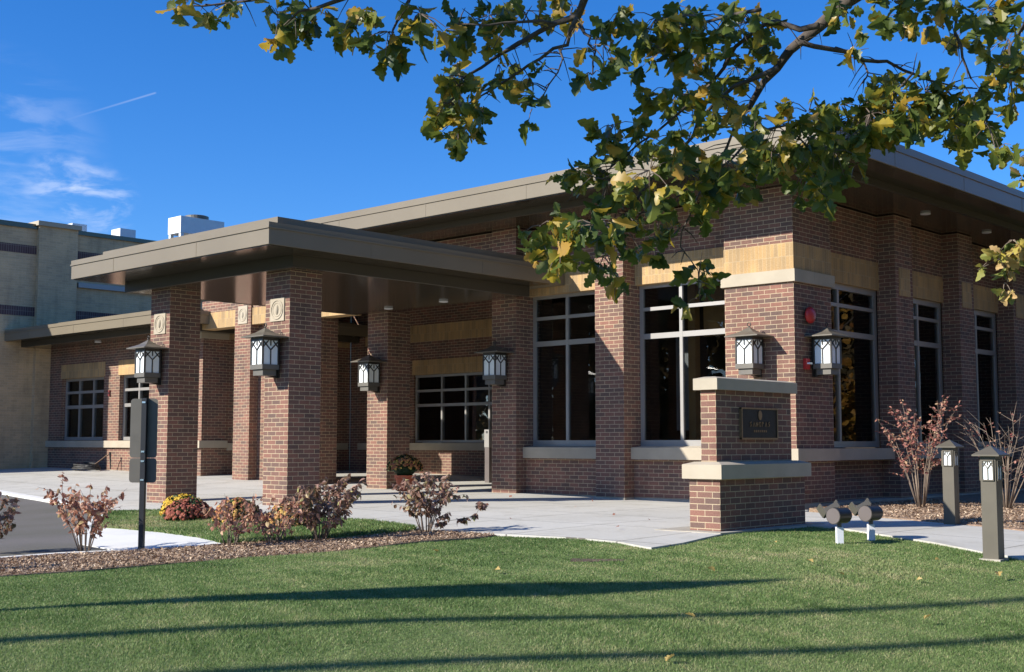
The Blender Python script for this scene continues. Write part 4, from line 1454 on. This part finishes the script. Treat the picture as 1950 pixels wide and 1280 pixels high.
# ------------------------------------------------------------------ shrubs
def shrub(label, x, y, h, wid, n_stems, n_leaves, leaf_mat, twig_mat, size=.075, lo=.25, lean=(0, 0), droop=.9, leafy=1.0, extra=None, seed=0, stem_r=.008):
    random.seed(100 + seed)
    z = gz(x, y) + .03
    t = thing('shrub', label, 'shrub', (x, y, z))
    st, lf = MB(), MB()
    tips = []
    for k in range(n_stems):
        a = 2 * math.pi * k / n_stems + random.uniform(-.4, .4)
        sp = wid * random.uniform(.45, 1.0)
        hh = h * random.uniform(.72, 1.0) * (1 - .25 * (sp / wid) ** 2)
        e = Vector((math.cos(a) * sp + lean[0] * hh, math.sin(a) * sp + lean[1] * hh, hh))
        b = Vector((math.cos(a) * .04, math.sin(a) * .04, -.05))
        mid = b.lerp(e, .5) + Vector((-math.cos(a), -math.sin(a), .2)) * (.12 * sp) + Vector((random.gauss(0, .02), random.gauss(0, .02), 0))
        o3 = Vector((x, y, z))
        path = [b, b.lerp(mid, .6), mid, mid.lerp(e, .55) + Vector((random.gauss(0, .015), random.gauss(0, .015), .01)), e]
        st.tube([o3 + q for q in path], [stem_r, stem_r * .8, stem_r * .62, stem_r * .42, stem_r * .2], 5)
        for _ in range(5):
            u = random.uniform(lo, .95)
            i = min(3, int(u * 4)); q = path[i].lerp(path[i + 1], u * 4 - i)
            d = Vector((math.cos(a + random.gauss(0, 1.1)), math.sin(a + random.gauss(0, 1.1)), random.uniform(.2, 1.1))).normalized() * random.uniform(.10, .26) * (h / .75) ** .5
            st.tube([o3 + q, o3 + q + d * .5, o3 + q + d], [stem_r * .36, stem_r * .28, stem_r * .14], 4, False)
            tips.append((q, q + d))
        tips.append((path[2], path[4])); tips.append((path[3], path[4]))
    for pts in (extra or []):
        st.tube([Vector((x, y, z)) + Vector(q) for q in pts], [stem_r * .6] + [stem_r * .3] * (len(pts) - 1), 5)
        for k in range(len(pts) - 1):
            tips += [(Vector(pts[k]).lerp(Vector(pts[k + 1]), .55), Vector(pts[k + 1]))] * (4 + 3 * (k == len(pts) - 2))
    for _ in range(n_leaves):
        a, b = random.choice(tips)
        q = Vector((x, y, z)) + a.lerp(b, random.uniform(.15, 1.02)) + rnd_dir(0) * .012
        d = Vector((random.gauss(0, .55), random.gauss(0, .55), -droop * random.uniform(.3, 1.5) + .15))
        oval_leaf(lf, q, d, size * random.uniform(.65, 1.25), min(1, max(0, random.gauss(.48, .24))), wide=random.uniform(.22, .36))
    st.build('stems', twig_mat, t, smooth=True)
    lf.build('leaves', leaf_mat, t)
    return t


shrub('russet shrub cut by the left edge of the picture', -12.94, 5.90, .68, .32, 11, 460, DARK_LEAF, TWIG, .066, seed=1)
shrub('russet shrub at the end of the bed beyond the left picture edge', -11.55, 4.30, .85, .42, 12, 600, DARK_LEAF, TWIG, .066, seed=11)
shrub('small russet shrub with curled leaves left of the street sign', -12.05, 6.50, .78, .36, 12, 620, RED_LEAF, TWIG, .058, seed=2, droop=.8)
shrub('thin reddish shrub in front of the bronze flower mounds', -11.10, 7.62, .62, .30, 8, 230, RED_LEAF, TWIG, .056, seed=3)
shrub('low straggly shrub with yellow tinged leaves beside the dark shrub', -11.02, 8.10, .50, .36, 9, 300, RED_LEAF, TWIG, .056, seed=4)
shrub('dense dark purple leaved shrub in front of the nearest column', -10.92, 8.66, .70, .46, 16, 1100, DARK_LEAF, TWIG, .064, seed=5)
shrub('dark shrub with one long low side branch over the mulch tip', -10.52, 9.86, .82, .35, 13, 800, DARK_LEAF, TWIG, .064, seed=6,
      extra=[[(0, 0, .06), (.18, .16, .12), (.34, .32, .15), (.42, .40, .20), (.47, .45, .33)]])
shrub('tall twiggy shrub with pink leaves by the side wall', -8.40, 18.1, 1.86, .56, 16, 1000, PINK_LEAF, PALE_TWIG, .05, seed=7, lo=.35, droop=.35, stem_r=.010)
shrub('nearly bare twiggy shrub behind the bollard lights', -7.35, 18.7, 1.62, .72, 18, 120, PINK_LEAF, PALE_TWIG, .048, seed=8, lo=.3, droop=.35, stem_r=.011)
shrub('bare pale twigged shrub at the right edge of the border', -6.05, 18.2, 1.75, .75, 19, 55, PINK_LEAF, PALE_TWIG, .048, seed=9, lo=.3, droop=.35, stem_r=.011)


# ------------------------------------------------------------------ chrysanthemums
def mum(mbl, mbf, c, rx, rz, n, green=.30):
    c = Vector(c)
    for _ in range(int(n * .9)):
        v = Vector((random.gauss(0, 1), random.gauss(0, 1), abs(random.gauss(0, 1)))).normalized()
        q = c + Vector((v.x * rx, v.y * rx, v.z * rz)) * random.uniform(.72, .97)
        oval_leaf(mbl, q, v + rnd_dir(.2) * .7, .05, random.random(), .35)
    for _ in range(n):
        v = Vector((random.gauss(0, 1), random.gauss(0, 1), random.gauss(.2, .9)))
        v.normalize()
        if v.z < green + random.gauss(0, .10):
            continue
        b = 1 + .06 * math.sin(v.x * 7 + 1) * math.cos(v.y * 6)
        q = c + Vector((v.x * rx, v.y * rx, v.z * rz)) * random.uniform(.95, 1.05) * b
        d, s, nn = basis(v + rnd_dir(0) * .35)
        r = random.uniform(.020, .031)
        tint = random.random()
        ring = [q + (s * math.cos(k * math.pi / 3.5) + nn * math.sin(k * math.pi / 3.5)) * r for k in range(7)]
        top = q + d * r * .55
        for k in range(7):
            mbf.face([top, ring[k], ring[(k + 1) % 7]], tint)


def mum_plant(label, x, y, rx, rz, mat, n=620, green=.0, seed=0):
    random.seed(300 + seed)
    z = gz(x, y) + .04
    t = thing('chrysanthemum', label, 'flowers', (x, y, z), 'chrysanthemum mounds in front of the columns')
    a, b = MB(), MB()
    mum(a, b, (x, y, z + rz * .12), rx, rz, n, green)
    core = MB(); core.lathe([(rx * .62, 0), (rx * .82, rz * .25), (rx * .74, rz * .55), (rx * .5, rz * .8), (rx * .15, rz * .93)], (x, y, z), 18)
    core.build('inner_stems', MUM_LEAF, t, smooth=True)
    a.build('foliage', MUM_LEAF, t); b.build('blossoms', mat, t)
    return t


mum_plant('bright yellow chrysanthemum mound behind the rust one', -15.50, 9.84, .30, .25, MUM_YELLOW, 1300, -.2, 1)
mum_plant('rust red chrysanthemum mound left of the others', -14.62, 9.36, .31, .25, MUM_RUST, 950, .10, 2)
mum_plant('bronze chrysanthemum mound right of the rust red one', -13.55, 9.40, .30, .27, MUM_BRONZE, 1050, .0, 3)
mum_plant('yellow bronze chrysanthemum mound half behind the dark shrub', -12.45, 9.42, .29, .25, MUM_BRONZE, 950, .0, 4)

random.seed(55)
fx, fy = -17.38, 15.75
fz = gz(fx, fy) + .04
fp = thing('flower_pot', 'orange clay pot standing on the shaded pavement', 'pot', (fx, fy, fz))
m = MB(); m.lathe([(.12, 0), (.17, .24), (.19, .245), (.19, .30), (.165, .30), (.16, .26)], (fx, fy, fz), 24); m.build('pot', POT, fp, smooth=False)
pm = thing('potted_chrysanthemum', 'russet chrysanthemum with green stems growing in the clay pot', 'flowers', (fx, fy, fz + .26))
a, b = MB(), MB()
mum(a, b, (fx, fy, fz + .40), .33, .27, 620, .12)
a.build('foliage', MUM_LEAF, pm); b.build('blossoms', MUM_BRONZE, pm)
core = MB(); core.lathe([(.10, 0), (.24, .14), (.24, .28), (.1, .36)], (fx, fy, fz + .26), 16); core.build('inner_stems', MUM_LEAF, pm, smooth=True)

# ------------------------------------------------------------------ unseen poles put in beyond the frame to cast shadow lines across the lawn
K = Vector((.48, 1.0, 0))


def pole(label, at, t, h, r, head=False):
    b = Vector((at[0], at[1], 0)) - K * t
    z = gz(b.x, b.y)
    o_ = thing('shadow_pole' if not head else 'shadow_post', label, 'pole', (b.x, b.y, z))
    m = MB(); m.tube([(b.x, b.y, z - .2), (b.x, b.y, z + h * .5), (b.x, b.y, z + h)], [r, r * .9, r * .75], 12)
    m.build('shaft', FRAME, o_, smooth=True)
    m = MB()
    if head:
        m.lathe([(.05, h - 2.9), (.18, h - 2.2), (.34, h - 1.5), (.36, h - 1.0), (.18, h - .3), (.03, h + .25)], (b.x, b.y, z), 16)  # head profile shaped to cast the wide tapered shadow
        m.build('shadow_head', BRONZE, o_, smooth=True)
    else:
        m.lathe([(.03, h), (.09, h + .06), (.09, h + .14), (.03, h + .2)], (b.x, b.y, z), 12)
        m.build('finial', FRAME, o_, smooth=True)


pole('unseen pale pole put left of the camera for its lawn shadow, first from the hall', (-5.65, 6.07), 13.5, 14.5, .09)
pole('unseen pale pole put left of the camera for its lawn shadow, farther from the hall', (-4.87, 5.23), 13.5, 14.5, .09)
pole('unseen post left of the camera, its tapered head shaped for the lawn shadow', (-5.6, 8.89), 11.6, 7.15, .08, True)


# ------------------------------------------------------------------ autumn tree mirrored in the side panes; unseen trees added to darken panes and walls
def crown_tree(name, label, x, y, h, r, mat, n, size, zb, seed, group=None):
    random.seed(500 + seed)
    z = gz(x, y)
    t = thing(name, label, 'tree', (x, y, z), group)
    m = MB()
    m.tube([(x, y, z - .3), (x, y, z + h * .3), (x + .2, y, z + h * .8)], [.26, .2, .05], 9)
    for k in range(11):
        a = k * 2.4
        hh = zb + (h - zb) * (.1 + .07 * k)
        m.tube([(x, y, z + hh * .8), (x + math.cos(a) * r * .4, y + math.sin(a) * r * .4, z + hh), (x + math.cos(a) * r * .85, y + math.sin(a) * r * .85, z + hh + r * .3)], [.09, .05, .015], 6)
    m.build('trunk', BARK, t, smooth=True)
    lf = MB()
    hubs = [(x + random.gauss(0, .45) * r, y + random.gauss(0, .45) * r, z + zb + (h - zb) * random.uniform(.08, .95)) for _ in range(38)]
    for _ in range(n):
        q = Vector(random.choice(hubs)) + Vector((random.gauss(0, 1), random.gauss(0, 1), random.gauss(0, 1))) * (r * .17)
        oval_leaf(lf, q, rnd_dir(.3), size * random.uniform(.7, 1.3), random.random(), .4)
    lf.build('crown', mat, t)
    return t


crown_tree('autumn_tree', 'orange autumn tree round the hall corner, seen mirrored in the side window', 1.5, 37, 9, 3.4, FAR_LEAF, 2600, .28, 1.2, 1)
for k, (x, y, h) in enumerate(((-36, -12, 11), (-30, -22, 13), (-44, -24, 12), (-20, -30, 12), (-52, -8, 10), (-27, -15, 9), (9, 43, 10), (7, 52, 11), (18, 50, 12), (14, 64, 12), (24, 60, 12), (7, 13, 12), (10, 20, 13), (8, 28, 11), (13, 34, 13))):
    crown_tree('added_tree', 'dull brown tree added out of view to darken window reflections and shaded walls', x, y, h, h * .36, WOOD_LEAF, 2600, .55, .9, 10 + k, 'unseen trees added around the lawn')

# ------------------------------------------------------------------ fallen leaves
random.seed(77)
leaf_protos = []
LAB = ('small dry yellow leaf fallen on the mown lawn', 'small brown leaf fallen on the pale pavement')
spots = [(-7.2,7.6),(-6.1,9.0),(-5.2,9.6),(-4.6,9.9),(-3.9,8.4),(-5.0,7.1),(-4.3,6.0),(-3.3,6.6),(-2.9,7.0),(-3.0,5.6),(-3.6,5.1),(-5.6,9.9),(-6.6,10.9),(-4.2,10.5),(-3.4,9.0),(-4.9,10.9),(-8.6,8.2)]
spots2 = [(-11.9,14.2),(-10.4,13.2),(-12.6,15.4),(-9.4,12.6),(-9.0,13.9),(-13.2,13.6),(-14.6,15.7),(-10.8,11.6),(-8.9,11.3),(-17.2,18.8)]
mb = MB(); oak_leaf(mb, (0, 0, 0), (1, 0, .05), .085, .85, 0.4); lp = mb.build('fallen_leaf', PALE_LEAF)
tag(lp, LAB[0], 'leaf', 'yellow leaves fallen on the lawn')
mb = MB(); oak_leaf(mb, (0, 0, 0), (1, 0, .1), .09, .3, 0.5); lq = mb.build('fallen_leaf', RED_LEAF)
tag(lq, LAB[1], 'leaf', 'brown leaves fallen on the pavement')
for proto, sp, off in ((lp, spots, .045), (lq, spots2, .05)):
    for k, (x, y) in enumerate(sp):
        o_ = proto if k == 0 else proto.copy()
        if k: COL.objects.link(o_)
        o_.location = (x, y, gz(x, y) + off)
        o_.rotation_euler = (random.uniform(-.5, .5), random.uniform(-.5, .5), random.uniform(0, 6.28))
        s = random.uniform(.55, .95); o_.scale = (s, s, s)


# ------------------------------------------------------------------ wood chips and grass
def flat_mesh(name, V, F, tint, mat):
    me = bpy.data.meshes.new(name)
    nv, nf = len(V), len(F)
    k = F.shape[1]
    me.vertices.add(nv); me.vertices.foreach_set('co', V.astype(np.float32).ravel())
    me.loops.add(nf * k); me.loops.foreach_set('vertex_index', F.astype(np.int32).ravel())
    me.polygons.add(nf)
    me.polygons.foreach_set('loop_start', np.arange(0, nf * k, k, dtype=np.int32))
    me.polygons.foreach_set('loop_total', np.full(nf, k, np.int32))
    me.update(calc_edges=True)
    at = me.attributes.new('tint', 'FLOAT', 'FACE')
    at.data.foreach_set('value', tint.astype(np.float32))
    me.materials.append(mat)
    ob = bpy.data.objects.new(name, me)
    COL.objects.link(ob)
    return ob


def rand_in(poly, n):
    A = np.array(poly, float)
    out = []
    tot = 0
    while tot < n:
        p = RNG.uniform(A.min(0), A.max(0), (n, 2))
        p = p[inside(p[:, 0], p[:, 1], A)]
        out.append(p); tot += len(p)
    return np.concatenate(out)[:n]


def chips(name, label, poly, n, zf, size=(.012, .045)):
    p = rand_in(poly, n)
    z = zf(p[:, 0], p[:, 1]) + RNG.uniform(.002, .022, n)
    L = RNG.uniform(*size, n); W = L * RNG.uniform(.2, .5, n)
    a = RNG.uniform(0, 2 * np.pi, n); tl = RNG.normal(0, .45, n); rl = RNG.normal(0, .5, n)
    u = np.stack([np.cos(a) * np.cos(tl), np.sin(a) * np.cos(tl), np.sin(tl)], 1) * (L / 2)[:, None]
    v = np.stack([-np.sin(a) * np.cos(rl), np.cos(a) * np.cos(rl), np.sin(rl)], 1) * (W / 2)[:, None]
    c = np.stack([p[:, 0], p[:, 1], z], 1)
    V = np.stack([c - u - v, c + u - v, c + u + v, c - u + v], 1).reshape(-1, 3)
    o_ = flat_mesh(name, V, np.arange(4 * n).reshape(-1, 4), np.clip(RNG.beta(1.3, 2.4, n), 0, 1), CHIP)
    return tag(o_, label, 'mulch', None, 'stuff')


chips('wood_chips', 'loose brown wood chips covering the front shrub bed', MBED, 42000, mulch_z, (.008, .034))
chips('wood_chips', 'loose brown wood chips covering the side wall border', [(-8.95,16.35),(-7.85,15.62),(-6.79,15.22),(-6.16,15.0),(-5.55,14.75),(-3,14.0),(-3,20),(-9.4,20),(-9.45,16.7)], 24000, lambda x, y: G(x, y) + .03, (.012, .045))


def smooth_noise(x, y, s, seed):
    r = np.random.default_rng(seed)
    t = np.zeros(len(x))
    for _ in range(7):
        kx, ky, ph = r.normal(0, s), r.normal(0, s), r.uniform(0, 6.28)
        t += np.sin(kx * x + ky * y + ph)
    return t / 7 ** .5


def grass(name, label, poly, n, off=0.0, h=(.011, .024), w=(.0026, .0048), near=True, holes=()):
    p = rand_in(poly, n)
    if near:
        d = np.hypot(p[:, 0], p[:, 1])
        keep = RNG.random(len(p)) < np.clip((8.0 / np.maximum(d, 3.5)) ** 1.3, .25, 1)
        p = p[keep]
        # only where the lawn can be seen from about here
        a = np.arctan2(p[:, 0] * .732 + p[:, 1] * .681, p[:, 0] * -.681 + p[:, 1] * .732)
        p = p[np.abs(a) < .58]
    for hp in holes:
        ins = inside(p[:, 0], p[:, 1], hp)
        p = p[~(ins & (RNG.random(len(p)) < .75))]
    n = len(p)
    x, y = p[:, 0], p[:, 1]
    z = G(x, y) + off - .004
    H = RNG.uniform(*h, n) * (1 + .18 * smooth_noise(x, y, 2.2, 5)); W = RNG.uniform(*w, n)
    W = W * np.clip(np.hypot(x, y) / 8, .8, 1.7)
    a = RNG.uniform(0, 2 * np.pi, n); le = np.abs(RNG.normal(.6, .5, n))
    b = a + RNG.normal(0, 1.2, n)
    s = np.stack([np.cos(a), np.sin(a), np.zeros(n)], 1) * (W / 2)[:, None]
    l1 = np.stack([np.cos(b) * le * .6, np.sin(b) * le * .6, np.ones(n) * .55], 1) * H[:, None]
    l2 = np.stack([np.cos(b) * le * 1.1, np.sin(b) * le * 1.1, np.ones(n)], 1) * H[:, None]
    c = np.stack([x, y, z], 1)
    V = np.stack([c - s, c + s, c + s * .8 + l1, c - s * .8 + l1, c + l2], 1).reshape(-1, 3)
    i = np.arange(n)[:, None] * 5
    F = np.concatenate([i + np.array([[0, 1, 2]]), i + np.array([[0, 2, 3]]), i + np.array([[3, 2, 4]])], 1).reshape(-1, 3)
    tint = .42 + .15 * smooth_noise(x, y, .9, 8) + .05 * np.sin((x * .9 - y * .44) * 5.5) + .13 * smooth_noise(x, y, 5.5, 9) + .10 * smooth_noise(x, y, 14, 12) + RNG.normal(0, .17, n)
    tint = np.where(RNG.random(n) < .045, .97, tint)
    o_ = flat_mesh(name, V, F, np.repeat(np.clip(tint, 0, 1), 3), GRASS)
    return tag(o_, label, 'grass', None, 'stuff')


grass('grass', 'short mown green grass of the front lawn', LAWN_POLY, 2900000, holes=[dp])
grass('grass', 'short mown grass on the island by the columns', ISLAND, 60000, .03, near=False, h=(.03, .06), w=(.006, .012))
